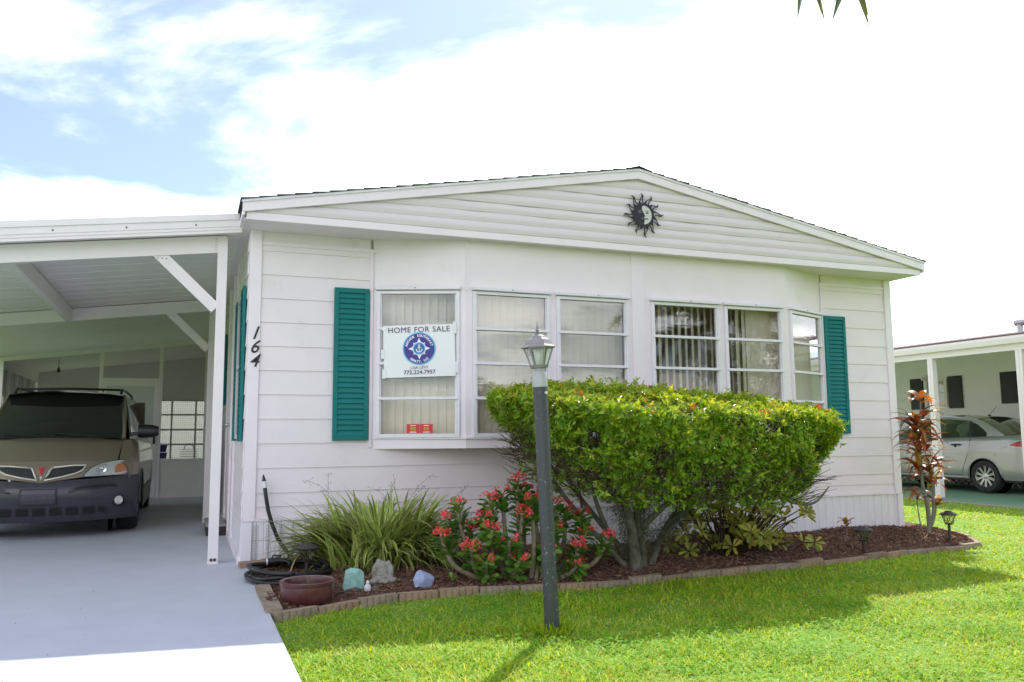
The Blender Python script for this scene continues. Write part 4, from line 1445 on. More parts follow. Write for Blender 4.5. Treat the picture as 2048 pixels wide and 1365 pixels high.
# ------------------------------------------------------------------ lawn grass
GRASS = mat('grass_blade', (.1, .2, .03), .55, island=[(.20, .44, .014), (.29, .53, .018), (.39, .58, .024), (.52, .59, .05), (.23, .48, .016), (.64, .56, .17)], trans=.45, spec=.3, dirt=((.56, .48, .19), 1.3, .54, .88))
def lawn_blades():
    cx, cy = CAM.x, CAM.y
    out = []
    def sample(x0, x1, y0, y1, dens_fn, nmax):
        x = rng.uniform(x0, x1, nmax); y = rng.uniform(y0, y1, nmax)
        d = np.hypot(x - cx, y - cy)
        keep = rng.uniform(size=nmax) < dens_fn(d)
        x, y, d = x[keep], y[keep], d[keep]
        ex = np.array([p_[0] for p_ in EDGE_PTS]); ey = np.array([p_[1] for p_ in EDGE_PTS])
        e = np.interp(x, ex, ey)
        bed = (x > 0.03) & (x < 7.97) & (y > e - 0.035)
        hs = (x > -4.0) & (x < 0.058) | (bed & (x < 7.97)) | ((x > -.2) & (x < 7.4) & (y > -.3)) | ((x > 11.55) & (y > -4) & (x < 15.7))
        hs |= (x > 7.9) & (x < 8.0) & (y > .4) & (y < .5)
        k = ~hs
        out.append(np.stack([x[k], y[k], d[k]], 1))
    sample(-0.1, 6.5, -5.0, -1.0, lambda d: np.minimum(1, (4.6 / d) ** 1.6), 155000)
    sample(3.0, 12.0, -4.5, 6.5, lambda d: np.minimum(1, (8.5 / d) ** 1.6), 165000)
    sample(-7.0, -3.9, -7.0, 6.0, lambda d: np.minimum(.5, (5 / d) ** 2), 20000)
    sample(-0.1, 8.0, -10.5, -5.0, lambda d: np.full_like(d, .5), 30000)
    P = np.concatenate(out)
    x, y, d = P.T
    n = len(P)
    # patchy height: runners and tufts
    pn = np.sin(x * 5.1 + np.sin(y * 4.3) * 1.4) * np.sin(y * 5.7 + np.sin(x * 3.1)) * .5 + .5
    pn2 = np.sin(x * 1.3 + 2 * np.sin(y * .9)) * .5 + .5
    thin = (np.sin(x * 2.1 + 1.7 * np.sin(y * 1.6 + 1)) * np.sin(y * 2.7 + 1.1 * np.sin(x * 1.3)) > .55) & (rng.uniform(size=n) < .45)
    far = np.clip(d / 6, .9, 2.2)
    L = rng.uniform(.020, .058, n) * (.7 + .6 * pn) * (.85 + .3 * pn2)
    L = np.where(thin, L * .45, L)
    tall = (rng.uniform(size=n) < .03) & ~thin
    L = np.where(tall, L * 1.7, L)
    Wd = rng.uniform(.0022, .0046, n) * far
    az = rng.uniform(0, 2 * PI, n)
    tilt = rng.uniform(.45, 1.42, n)
    dirv = np.stack([np.cos(az) * np.sin(tilt), np.sin(az) * np.sin(tilt), np.cos(tilt)], 1)
    side = nrm(np.cross(dirv, np.stack([np.zeros(n), np.zeros(n), np.ones(n)], 1)))
    z = -0.011 * np.clip(x - 1, 0, 7)
    b = np.stack([x, y, z - .003], 1)
    L_, W_ = L[:, None], Wd[:, None]
    mid = b + dirv * L_ * .55
    tip = b + dirv * L_ + np.stack([np.cos(az), np.sin(az), np.full(n, -.6)], 1) * L_ * .28
    V = np.stack([b - side * W_, b + side * W_, mid + side * W_ * .9, mid - side * W_ * .9, tip], 1).reshape(-1, 3)
    i = np.arange(n)[:, None] * 5
    F = np.concatenate([i + np.array([[0, 1, 2]]), i + np.array([[0, 2, 3]]), i + np.array([[3, 2, 4]])], 0)
    return fast_mesh('lawn_grass', V, F, GRASS, 3)
tag(mobj('lawn_grass', lawn_blades()), 'short bright green lawn grass in front of the house', 'grass', kind='stuff')

# broad-leaved clover patches in the turf
def clover():
    cx_, cy_ = rng.uniform(.15, 7, 70), rng.uniform(-4.6, -2.0, 70)
    k = rng.integers(0, 70, 5200)
    x = cx_[k] + rng.normal(size=5200) * .16; y = cy_[k] + rng.normal(size=5200) * .12
    e = np.interp(x, [p_[0] for p_ in EDGE_PTS], [p_[1] for p_ in EDGE_PTS])
    ok = (x > .10) & (y < e - .05)
    x, y = x[ok], y[ok]
    P = np.stack([x, y, -.011 * np.clip(x - 1, 0, 7) + rng.uniform(.018, .045, len(x))], 1)
    base, dr = [], []
    for q in range(3):
        ph = rng.uniform(0, 2 * PI, len(x)) * 0 + q * 2.1 + rng.uniform(0, 6, len(x))
        base.append(P); dr.append(np.stack([np.cos(ph), np.sin(ph), rng.uniform(.0, .5, len(x))], 1))
    base, dr = np.concatenate(base), np.concatenate(dr)
    n = len(base)
    return leaves(base, dr, np.array([[0, 0, 1.]]).repeat(n, 0), rng.uniform(.012, .024, n), rng.uniform(.010, .018, n), .1, .05, .6)
V, F = clover()
CLOVER = mat('clover_leaf', (.15, .45, .03), .5, island=[(.11, .32, .02), (.17, .40, .03), (.25, .46, .04)], trans=.35, spec=.05)
tag(mobj('clover', fast_mesh('clover', V, F, CLOVER, 3)), 'small broad-leaved clover growing in patches through the lawn', 'clover', kind='stuff')
# longer tuft left by the trimmer round the lamp post
an_ = rng.uniform(0, 2 * PI, 260); rr_ = rng.uniform(.045, .10, 260)
B_ = np.stack([1.516 + rr_ * np.cos(an_), -3.015 + rr_ * np.sin(an_), np.full(260, -.008)], 1)
V, F = leaves(B_, np.stack([np.cos(an_) * .5 + rng.normal(size=260) * .3, np.sin(an_) * .5 + rng.normal(size=260) * .3, np.ones(260)], 1), rand_dirs(260), rng.uniform(.04, .10, 260), rng.uniform(.005, .009, 260), .1, .2, .4)
tag(mobj('grass_tuft', fast_mesh('grass_tuft', V, F, GRASS, 3)), 'longer grass tuft around the foot of the lamp post', 'grass', kind='stuff')
# a few fallen leaves on the lawn
LITTER = mat('litter', (.12, .07, .04), .9, island=[(.10, .05, .03), (.2, .11, .06), (.3, .2, .12)])
nl = 90
lx = np.concatenate([rng.uniform(.2, 8, 60), rng.uniform(-1.5, 0, 30)]); ly = np.concatenate([rng.uniform(-4.2, -2.2, 60), rng.uniform(-3.5, 3, 30)])
V, F = leaves(np.stack([lx, ly, np.where(lx < 0, .054, -.011 * np.clip(lx - 1, 0, 7) + .03)], 1), np.stack([rng.normal(size=nl), rng.normal(size=nl), rng.normal(size=nl) * .2], 1), np.array([[0, 0, 1.]]).repeat(nl, 0), rng.uniform(.012, .035, nl) * np.where(lx < 0, .5, 1), rng.uniform(.008, .02, nl) * np.where(lx < 0, .5, 1))
tag(mobj('fallen_leaves', fast_mesh('fallen_leaves', V, F, LITTER, 3)), 'scattered brown dry leaves lying on the lawn', 'leaves', kind='stuff')

# ------------------------------------------------------------------ big clipped hedge shrub
BARK = mat('lichen_bark', (.085, .076, .06), .9, col2=(.19, .19, .15), nscale=16, bump=.7, bscale=60, dirt=((.09, .11, .05), 9, .5, .7))
TWIG = mat('brown_twig', (.075, .048, .035), .9, noise=.3, nscale=30)
HLEAF = mat('hedge_leaf', (.08, .16, .02), .30, island=[(.11, .23, .014), (.18, .35, .02), (.27, .46, .028), (.40, .56, .04), (.21, .40, .024), (.12, .26, .016), (.33, .27, .05)], trans=.42, spec=.45)
SUN_NEWLEAF = mat('sunlit_new_leaf', (.25, .3, .03), .4, island=[(.34, .52, .025), (.46, .58, .04), (.52, .52, .06), (.30, .50, .025)], trans=.42, spec=.45)
hedge = thing('hedge_shrub', 'large clipped green shrub with flat top in front of the bow window', 'shrub', (3.0, -1.4, .02))
HX, HY, RX, RY, HE = 3.2, -1.53, 1.43, .95, 2.6
def h_top(x, y):
    z = 1.520 - np.maximum(x - 2.7, 0) * .055 - np.maximum(-(y + 1.0), 0) ** 1.6 * .123 - np.maximum(2.5 - x, 0) ** 2 * .14 - np.maximum(x - 4.1, 0) ** 2 * .25
    return z + .02 * np.sin(x * 7.0 + y * 3) + .015 * np.sin(y * 11 + x * 2.3)
def h_bot(x):
    return np.interp(x, [1.75, 2.05, 2.35, 2.7, 3.3, 4.0, 4.4, 4.65], [1.02, .83, .69, .60, .58, .57, .53, .68])
def sup(n):      # points in the plan outline
    x = rng.uniform(-1, 1, n * 2); y = rng.uniform(-1, 1, n * 2)
    k = (np.abs(x) ** HE + np.abs(y) ** HE) < 1
    return x[k][:n], y[k][:n]
def clusters():
    P, D = [], []
    x, y = sup(3600)
    X, Y = HX + x * RX, HY + y * RY
    P.append(np.stack([X, Y, h_top(X, Y) - rng.exponential(.02, len(X))], 1))
    D.append(nrm(np.stack([rng.normal(size=len(X)) * .5 + x * .3, rng.normal(size=len(X)) * .5 + y * .4, np.full(len(X), 1.1)], 1)))
    ntop = len(X)
    # sides
    n = 10500
    an = rng.uniform(0, 2 * PI, n)
    an = np.where(rng.uniform(size=n) < .55, rng.uniform(-PI, 0, n), an)
    c, s = np.cos(an), np.sin(an)
    k = (np.abs(c) ** HE + np.abs(s) ** HE) ** (-1 / HE)
    dep = rng.exponential(.035, n)
    X = HX + c * k * (RX - dep); Y = HY + s * k * (RY - dep)
    zt, zb = h_top(X, Y), h_bot(X)
    u = rng.uniform(size=n) ** .82
    Z = zb + (zt - zb) * u
    # belly in towards the bottom, lumpy
    lump = .05 * np.sin(X * 5.3 + Z * 6) * np.sin(Z * 9 + X * 2.2 + Y * 4)
    inn = (1 - u) ** 1.7 * .42 - lump
    X = X - c * inn; Y = Y - s * inn
    # gaps where the clipped twigs show
    g = np.sin(X * 6.1 + Z * 3.3 + 1.0) * np.sin(Z * 10.3 - X * 2.7 + Y * 3) + .35 * np.sin(X * 17 + Z * 13)
    keep = (g < rng.uniform(.15, 1.0, n)) & (rng.uniform(size=n) < .34 + .66 * u)
    P.append(np.stack([X, Y, Z], 1)[keep])
    D.append(nrm(np.stack([c + rng.normal(size=n) * .5, s + rng.normal(size=n) * .5, rng.normal(size=n) * .5 + .45], 1))[keep])
    # inner and lower leaves
    x, y = sup(1500)
    X, Y = HX + x * RX * .85, HY + y * RY * .85
    zb, zt = h_bot(X), h_top(X, Y)
    P.append(np.stack([X, Y, zb + (zt - zb) * rng.uniform(-.05, .5, len(X))], 1))
    D.append(rand_dirs(len(X)) + [0, 0, .4])
    return np.concatenate(P), np.concatenate(D), ntop
CP, CD, ntop = clusters()
def rosettes(CP, CD, per, lmin, lmax, wr, spread, fold=.2, droop=.12, jitter=.4):
    n = len(CP)
    D = nrm(CD)
    ref = np.where(np.abs(D[:, 2:3]) < .9, np.array([[0, 0, 1.]]), np.array([[1., 0, 0]]))
    A = nrm(np.cross(D, ref)); B = np.cross(D, A)
    base, dr, nr = [], [], []
    for k in range(per):
        ph = 2 * PI * k / per + rng.uniform(-jitter, jitter, n)
        sp_ = spread + rng.uniform(-.3, .3, n)
        rad = A * np.cos(ph)[:, None] + B * np.sin(ph)[:, None]
        dd = D * np.cos(sp_)[:, None] + rad * np.sin(sp_)[:, None]
        base.append(CP + D * rng.uniform(-.018, .012, n)[:, None]); dr.append(dd); nr.append(D * np.sin(sp_)[:, None] - rad * np.cos(sp_)[:, None])
    base, dr, nr = map(np.concatenate, (base, dr, nr))
    L = rng.uniform(lmin, lmax, len(base)) * np.tile(rng.uniform(.65, 1.3, n), per); Wd = L * wr * rng.uniform(.8, 1.2, len(base))
    return leaves(base, dr, nr, L, Wd, fold, droop)
# stray shoots that have grown out since the last clipping
stray = rng.uniform(size=len(CP)) < .05
CP = np.where(stray[:, None], CP + nrm(CD) * rng.uniform(.03, .085, (len(CP), 1)), CP)
V, F = rosettes(CP, CD, 6, .020, .056, .42, 1.0)
mobj('crown', fast_mesh('crown', V, F, HLEAF, 3), hedge)['kind'] = 'stuff'
# new shoots, mostly on top; sunlit yellow-green put into their colour
sel = np.concatenate([np.arange(ntop)[rng.uniform(size=ntop) < .42], ntop + np.arange(len(CP) - ntop)[rng.uniform(size=len(CP) - ntop) < .06]])
V, F = rosettes(CP[sel] + CD[sel] * .02, CD[sel], 5, .02, .045, .38, .8)
mobj('sunlit_shoots', fast_mesh('sunlit_shoots', V, F, SUN_NEWLEAF, 3), hedge)['kind'] = 'stuff'
# twigs inside the crown
def twigs(n):
    P0 = []
    mb = MB()
    for i in range(n):
        x, y = random.uniform(-1, 1), random.uniform(-1, .8)
        if abs(x) ** HE + abs(y) ** HE > .94: continue
        X, Y = HX + x * (RX - .14), HY + y * (RY - .10)
        zb, zt = float(h_bot(X)), float(h_top(X, Y))
        Z = zb + (zt - zb) * random.uniform(.0, .80)
        d_ = Vector((x * .9 + random.gauss(0, .5), y * .9 + random.gauss(0, .5), random.uniform(-.15, .9))).normalized()
        l_ = random.uniform(.08, .24)
        p0 = Vector((X, Y, Z)); p1 = p0 + d_ * l_ * .5 + Vector((random.gauss(0, .012),) * 3); p2 = p0 + d_ * l_
        r = random.uniform(.0015, .004)
        mb.tube([p0, p1, p2], [r * 1.4, r, r * .6], 4, cap=False)
    return mb
mb = twigs(4200)
o = mb.build('twigs', TWIG, hedge, fix=False); o['kind'] = 'stuff'
# stems
def stem(pts, rads, nm='stem', mt=BARK, par=hedge, n=10):
    # smooth the polyline
    P_ = [Vector(p_) for p_ in pts]
    out, rr = [], []
    for i in range(len(P_) - 1):
        p0, p1, p2, p3 = P_[max(i - 1, 0)], P_[i], P_[i + 1], P_[min(i + 2, len(P_) - 1)]
        for k in range(5):
            t = k / 5
            out.append(.5 * ((2 * p1) + (-p0 + p2) * t + (2 * p0 - 5 * p1 + 4 * p2 - p3) * t * t + (-p0 + 3 * p1 - 3 * p2 + p3) * t ** 3))
            rr.append(rads[i] + (rads[i + 1] - rads[i]) * t)
    out.append(P_[-1]); rr.append(rads[-1])
    m = MB(); m.tube(out, rr, n)
    return m.build(nm, mt, par, smooth='all')
stem([(2.96, -1.45, -.03), (2.95, -1.44, .2), (2.93, -1.40, .45), (2.85, -1.30, .8), (2.75, -1.2, 1.2)], [.060, .044, .036, .03, .015], 'trunk')
stem([(3.04, -1.40, -.03), (3.05, -1.40, .18), (3.03, -1.36, .42), (3.15, -1.3, .8), (3.2, -1.2, 1.2)], [.045, .034, .03, .026, .015], 'trunk')
stem([(3.12, -1.36, -.02), (3.24, -1.30, .15), (3.42, -1.22, .36), (3.75, -1.15, .62), (4.1, -1.1, 1.0)], [.038, .028, .025, .022, .012], 'trunk')
stem([(2.90, -1.40, .05), (2.74, -1.35, .22), (2.55, -1.3, .45), (2.35, -1.25, .72), (2.2, -1.2, 1.1)], [.028, .022, .019, .016, .01], 'trunk')
stem([(2.98, -1.30, .1), (2.80, -1.1, .40), (2.6, -1.0, .7), (2.4, -.95, 1.1)], [.026, .021, .017, .01], 'trunk')
stem([(3.05, -1.38, .35), (3.3, -1.5, .6), (3.5, -1.65, .85), (3.6, -1.75, 1.1)], [.03, .024, .018, .01], 'branch')
stem([(3.4, -1.25, .35), (3.8, -1.2, .55), (4.4, -1.2, .72), (4.9, -1.2, .95)], [.026, .022, .016, .008], 'branch')
stem([(4.3, -1.2, .68), (4.65, -1.3, .50), (4.9, -1.32, .48), (5.1, -1.3, .62)], [.014, .013, .011, .006], 'branch')
stem([(4.5, -1.28, .60), (4.75, -1.25, .56), (4.98, -1.22, .72)], [.010, .009, .005], 'branch')
stem([(2.8, -1.3, .3), (2.62, -1.45, .55), (2.45, -1.6, .85)], [.022, .018, .01], 'branch')
for k in range(26):
    x0 = random.uniform(2.4, 4.4); y0 = random.uniform(-1.6, -1.0)
    z0_ = random.uniform(.45, .8)
    dx, dy = (x0 - 3.1) * .5 + random.gauss(0, .2), random.gauss(0, .3)
    stem([(x0, y0, z0_), (x0 + dx * .5, y0 + dy * .4, z0_ + random.uniform(.05, .2)), (x0 + dx, y0 + dy, z0_ + random.uniform(.15, .5))], [.012, .009, .004], 'branch', TWIG, hedge, 6)
# olive air-moss hanging on the stems
MOSS = mat('air_moss', (.10, .105, .05), .9, island=[(.07, .075, .03), (.12, .13, .06), (.16, .16, .09)], trans=.2)
def moss():
    n = 6500
    t = rng.uniform(size=n)
    which = rng.integers(0, 3, n)
    ax_ = np.array([[2.95, -1.44, .12], [3.04, -1.40, .15], [3.25, -1.30, .2]])[which]
    bx_ = np.array([[2.86, -1.30, .75], [3.12, -1.30, .72], [3.75, -1.15, .62]])[which]
    c = ax_ + (bx_ - ax_) * t[:, None] + rng.normal(size=(n, 3)) * [.05, .05, .04]
    d_ = nrm(rng.normal(size=(n, 3)) * [.7, .7, .5] + [0, 0, -.6])
    return leaves(c, d_, rand_dirs(n), rng.uniform(.02, .07, n), rng.uniform(.002, .005, n), .2, .1)
V, F = moss()
mobj('air_moss', fast_mesh('air_moss', V, F, MOSS, 3), hedge)['kind'] = 'stuff'
# orange flower sprigs on the clipped top
ORANGE = mat('orange_bloom', (.55, .12, .02), .5, island=[(.6, .10, .02), (.65, .2, .03), (.45, .06, .02)], trans=.3)
for (x, y) in ((2.15, -2.1), (2.6, -2.3), (3.55, -2.38), (3.75, -2.32), (4.35, -2.05), (4.42, -1.95), (4.4, -2.0), (4.1, -2.2), (2.9, -2.42)):
    z = float(h_top(np.array([x]), np.array([y]))[0])
    V, F = rosettes(np.array([[x, y, z + .01]]) + rng.normal(size=(5, 3)) * .018, np.array([[0, -.5, .8]]).repeat(5, 0), 6, .02, .035, .25, .7)
    mobj('bloom', fast_mesh('bloom', V, F, ORANGE, 3), hedge)

# ------------------------------------------------------------------ variegated strap-leaf clump
def striped(name, green, cream):
    m_ = bpy.data.materials.new(name); m_.use_nodes = True
    N, Lk = m_.node_tree.nodes, m_.node_tree.links
    uv = N.new('ShaderNodeUVMap')
    s_ = N.new('ShaderNodeSeparateXYZ'); Lk.new(uv.outputs[0], s_.inputs[0])
    rp_ = N.new('ShaderNodeValToRGB'); rp_.color_ramp.elements[0].position = .68; rp_.color_ramp.elements[1].position = .80
    rp_.color_ramp.elements[0].color = (*green, 1); rp_.color_ramp.elements[1].color = (*cream, 1)
    Lk.new(s_.outputs[0], rp_.inputs[0])
    g = N.new('ShaderNodeNewGeometry')
    hv = N.new('ShaderNodeHueSaturation')
    mr = N.new('ShaderNodeMapRange'); mr.inputs[3].default_value = .55; mr.inputs[4].default_value = 1.35
    Lk.new(g.outputs['Random Per Island'], mr.inputs[0]); Lk.new(mr.outputs[0], hv.inputs['Value']); Lk.new(rp_.outputs[0], hv.inputs['Color'])
    b = N['Principled BSDF']; b.inputs['Roughness'].default_value = .42
    Lk.new(hv.outputs[0], b.inputs['Base Color'])
    tl = N.new('ShaderNodeBsdfTranslucent'); Lk.new(hv.outputs[0], tl.inputs[0])
    ms = N.new('ShaderNodeMixShader'); ms.inputs[0].default_value = .3
    Lk.new(b.outputs[0], ms.inputs[1]); Lk.new(tl.outputs[0], ms.inputs[2]); Lk.new(ms.outputs[0], N['Material Output'].inputs[0])
    return m_
STRAP = striped('strap_leaf', (.25, .36, .05), (.64, .62, .26))
def ribbons_mesh(name, specs, mt, seg=9):
    """specs: list of (points, half widths, side vector, fold)"""
    V, F, UV = [], [], []
    for pts, ws, sd, fold in specs:
        o = len(V); n = len(pts)
        for p_, w_ in zip(pts, ws):
            u = Vector((0, 0, 1)) * (w_ * fold)
            V += [p_ - sd * w_ + u, p_, p_ + sd * w_ + u]
        for i in range(n - 1):
            q = o + i * 3
            F += [(q, q + 1, q + 4, q + 3), (q + 1, q + 2, q + 5, q + 4)]
            UV += [1, 0, 0, 1, 0, 1, 1, 0]
    me = bpy.data.meshes.new(name)
    me.from_pydata([tuple(v) for v in V], [], F)
    uvl = me.uv_layers.new(name='UVMap')
    arr = np.zeros((len(UV), 2), np.float32); arr[:, 0] = UV
    uvl.data.foreach_set('uv', arr.ravel())
    me.polygons.foreach_set('use_smooth', [True] * len(me.polygons))
    me.materials.append(mt)
    return me
def arch(base, az, length, lean, droop, hw, n=10, twist=0.0):
    """arching blade"""
    h = Vector((math.cos(az), math.sin(az), 0))
    p_ = Vector(base); pts, ws = [p_.copy()], [hw * .8]
    ang = lean
    st_ = length / n
    for i in range(n):
        t = (i + 1) / n
        ang += droop / n * (0.3 + 1.4 * t)
        p_ = p_ + (h * math.sin(ang) + Vector((0, 0, 1)) * math.cos(ang)) * st_
        pts.append(p_.copy()); ws.append(hw * (1 - max(0, t - .35) / .65) ** .8 if t < 1 else .0008)
    sd = Vector((-h.y, h.x, 0))
    return pts, ws, (sd + Vector((0, 0, twist))).normalized(), .35
clump = thing('strap_leaf_clump', 'variegated green and cream strap-leaf clump beside the coiled hose', 'plant', (1.0, -.8, .06))
specs = []
for i in range(1700):
    r = random.random() ** .6 * .30
    az = random.uniform(0, 2 * PI)
    b = (1.0 + r * math.cos(az) * 1.25, -.76 + r * math.sin(az) * .9, .05)
    az2 = az + random.gauss(0, .6)
    bl_ = (arch(b, az2, random.uniform(.42, .80), random.uniform(.05, .95) * (.45 + .55 * r / .3), random.uniform(.6, 2.3), random.uniform(.018, .031)))
    if (bl_[0][-1].x < .70 and bl_[0][-1].y < -.70) or bl_[0][-1].y < -1.27: continue       # keep clear of the path light
    specs.append(bl_)
for i in range(6):
    az = random.uniform(0, 2 * PI)
    specs.append(arch((1.0 + random.gauss(0, .22), -.84 + random.gauss(0, .12), .05), az, random.uniform(.70, .85), random.uniform(.0, .18), random.uniform(.1, .4), .018))
o = mobj('blades', ribbons_mesh('blades', specs, STRAP), clump); o['kind'] = 'stuff'
DRY = mat('dry_blade', (.22, .15, .07), .8, island=[(.16, .10, .05), (.30, .22, .10), (.22, .14, .06)])
specs = [arch((1.0 + random.gauss(0, .25), -.88 + random.gauss(0, .15), .05), random.uniform(0, 2 * PI), random.uniform(.25, .5), random.uniform(.2, .7), random.uniform(1.5, 2.6), .006) for i in range(60)]
o = mobj('dry_blades', ribbons_mesh('dry_blades', specs, DRY), clump); o['kind'] = 'stuff'
m = MB()
for i in range(7):
    az = random.uniform(0, 2 * PI)
    pts, ws, sd, _ = arch((1.0 + random.gauss(0, .2), -.84 + random.gauss(0, .12), .3), az, random.uniform(.45, .68), random.uniform(.1, .55), random.uniform(.2, .9), .001, 6)
    m.tube(pts, .0014, 4, cap=False)
    for q in range(7):
        p0 = pts[4].lerp(pts[6], random.random()) if q > 2 else pts[6]
        p1 = p0 + Vector((random.gauss(0, .03), random.gauss(0, .03), random.gauss(.01, .02)))
        m.tube([p0, p1], .0010, 3, cap=False)
        m.tube([p1, p1 + Vector((0, 0, .006))], .0028, 4)
o = m.build('flower_stalks', mat('stalk', (.06, .055, .045), .8), clump, fix=False); o['kind'] = 'stuff'

# ------------------------------------------------------------------ red-flowered thorny shrub
thorn = thing('thorn_shrub', 'red-flowered thorny shrub with thick grey stems behind the lamp post', 'shrub', (1.95, -1.55, .02))
TSTEM = mat('thorn_stem', (.17, .14, .095), .9, col2=(.27, .23, .16), nscale=24, bump=.8, bscale=80)
TLEAF = mat('thorn_leaf', (.05, .13, .02), .4, island=[(.06, .17, .025), (.09, .23, .03), (.14, .30, .04), (.22, .36, .05)], trans=.3, spec=.4)
TRED = mat('thorn_flower', (.60, .025, .04), .5, island=[(.78, .06, .085), (.85, .13, .14), (.70, .04, .065)], trans=.3)
tips = [(1.44, -1.45, .60), (1.30, -1.50, .38), (1.50, -1.60, .30), (1.63, -1.50, .50), (1.74, -1.35, .62), (1.95, -1.40, .76), (1.86, -1.30, .66), (1.66, -1.62, .42), (2.04, -1.30, .68),
        (2.24, -1.45, .56), (2.38, -1.35, .52), (2.16, -1.62, .40), (2.46, -1.55, .34), (2.62, -1.60, .30), (2.08, -1.66, .26), (2.30, -1.72, .14), (1.60, -1.65, .20), (1.78, -1.66, .34),
        (2.52, -1.35, .46), (1.40, -1.35, .48), (1.90, -1.62, .52), (2.12, -1.30, .54), (1.76, -1.20, .48), (2.34, -1.65, .26), (2.0, -1.55, .62), (1.55, -1.4, .42), (2.2, -1.3, .66), (1.84, -1.7, .2)]
tp, td = [], []
fp = []
for (x, y, z) in tips:
    b = Vector((1.95 + (x - 1.95) * .28 + random.gauss(0, .04), -1.50 + random.gauss(0, .05), .0))
    t_ = Vector((x, y, z))
    mid = b.lerp(t_, .5) + Vector(((x - 1.95) * .18, random.gauss(0, .03), -.03))
    stem([b, mid, t_], [.022, .019, .013], 'stem', TSTEM, thorn, 8)
    dd = (t_ - mid).normalized()
    for k in range(6):
        tp.append(t_ - dd * (.012 + .030 * k)); td.append(dd)
    nf = random.choice((3, 4, 5, 6))
    for k in range(nf):
        an = 2 * PI * k / nf + random.uniform(0, 1)
        fp.append((t_ + Vector((math.cos(an) * .045, math.sin(an) * .045 - .02, random.uniform(.02, .055))), t_))
# thorns
n = 900
bi = rng.integers(0, len(tips), n)
tt = rng.uniform(.05, .85, n)[:, None]
T = np.array(tips)[bi]
B = np.stack([1.95 + (T[:, 0] - 1.95) * .28, np.full(n, -1.5), np.zeros(n)], 1)
Mid = (B + T) / 2 + np.stack([(T[:, 0] - 1.95) * .18, np.zeros(n), np.full(n, -.03)], 1)
Q = (1 - tt) ** 2 * B + 2 * (1 - tt) * tt * (Mid * 2 - (B + T) / 2) + tt ** 2 * T
V, F = leaves(Q, rand_dirs(n), rand_dirs(n), rng.uniform(.02, .034, n), np.full(n, .004), .3, 0)
mobj('thorns', fast_mesh('thorns', V, F, TSTEM, 3), thorn)['kind'] = 'stuff'
V, F = rosettes(np.array([tuple(v) for v in tp]), np.array([tuple(v) for v in td]), 7, .055, .098, .44, 1.15, .18, .10)
V2 = V
def spat(CP, CD, per, lmin, lmax, wr, spread):
    """spatulate leaves: six-sided, widest near the tip"""
    n = len(CP); D = nrm(CD)
    ref = np.where(np.abs(D[:, 2:3]) < .9, np.array([[0, 0, 1.]]), np.array([[1., 0, 0]]))
    A = nrm(np.cross(D, ref)); B_ = np.cross(D, A)
    Vs, Fs = [], []
    off = 0
    for k in range(per):
        ph = 2 * PI * k / per + rng.uniform(-.5, .5, n); s_ = spread + rng.uniform(-.3, .3, n)
        rad = A * np.cos(ph)[:, None] + B_ * np.sin(ph)[:, None]
        d_ = D * np.cos(s_)[:, None] + rad * np.sin(s_)[:, None]
        nn_ = D * np.sin(s_)[:, None] - rad * np.cos(s_)[:, None]
        sd = nrm(np.cross(d_, nn_))
        L = rng.uniform(lmin, lmax, n)[:, None]; W_ = L * wr
        b = CP + d_ * .008
        pts = [b, b + d_ * L * .45 - sd * W_ * .36 + nn_ * W_ * .1, b + d_ * L * .8 - sd * W_ * .5 + nn_ * W_ * .08, b + d_ * L * .97 - sd * W_ * .22 - nn_ * L * .05, b + d_ * L - nn_ * L * .06,
               b + d_ * L * .97 + sd * W_ * .22 - nn_ * L * .05, b + d_ * L * .8 + sd * W_ * .5 + nn_ * W_ * .08, b + d_ * L * .45 + sd * W_ * .36 + nn_ * W_ * .1]
        Vs.append(np.stack(pts, 1).reshape(-1, 3))
        i = off + np.arange(n)[:, None] * 8
        Fs.append(np.concatenate([i + np.array([[0, 4, 3, 2]]), i + np.array([[0, 2, 1, 0]])[:, :4] * 1, i + np.array([[0, 6, 5, 4]]), i + np.array([[0, 7, 6, 0]])], 0))
        off += n * 8
    V = np.concatenate(Vs); F = np.concatenate(Fs)
    tri = []
    q = F
    deg = (q[:, 0] == q[:, 3])
    tri = np.concatenate([q[:, [0, 1, 2]], q[~deg][:, [0, 2, 3]]], 0)
    return V, tri
V, F = spat(np.array([tuple(v) for v in tp]), np.array([tuple(v) for v in td]), 7, .06, .115, .46, 1.15)
mobj('leaves', fast_mesh('leaves', V, F, TLEAF, 3), thorn)['kind'] = 'stuff'
for (p_, t_) in fp:
    d_ = (p_ - t_).normalized()
    m_pos = np.array([tuple(p_)]).repeat(4, 0) + rng.normal(size=(4, 3)) * .009
    V, F = spat(m_pos, np.array([tuple(d_)]).repeat(4, 0) + rng.normal(size=(4, 3)) * .5, 3, .014, .024, .95, 1.1)
    mobj('flower', fast_mesh('flower', V, F, TRED, 3), thorn)

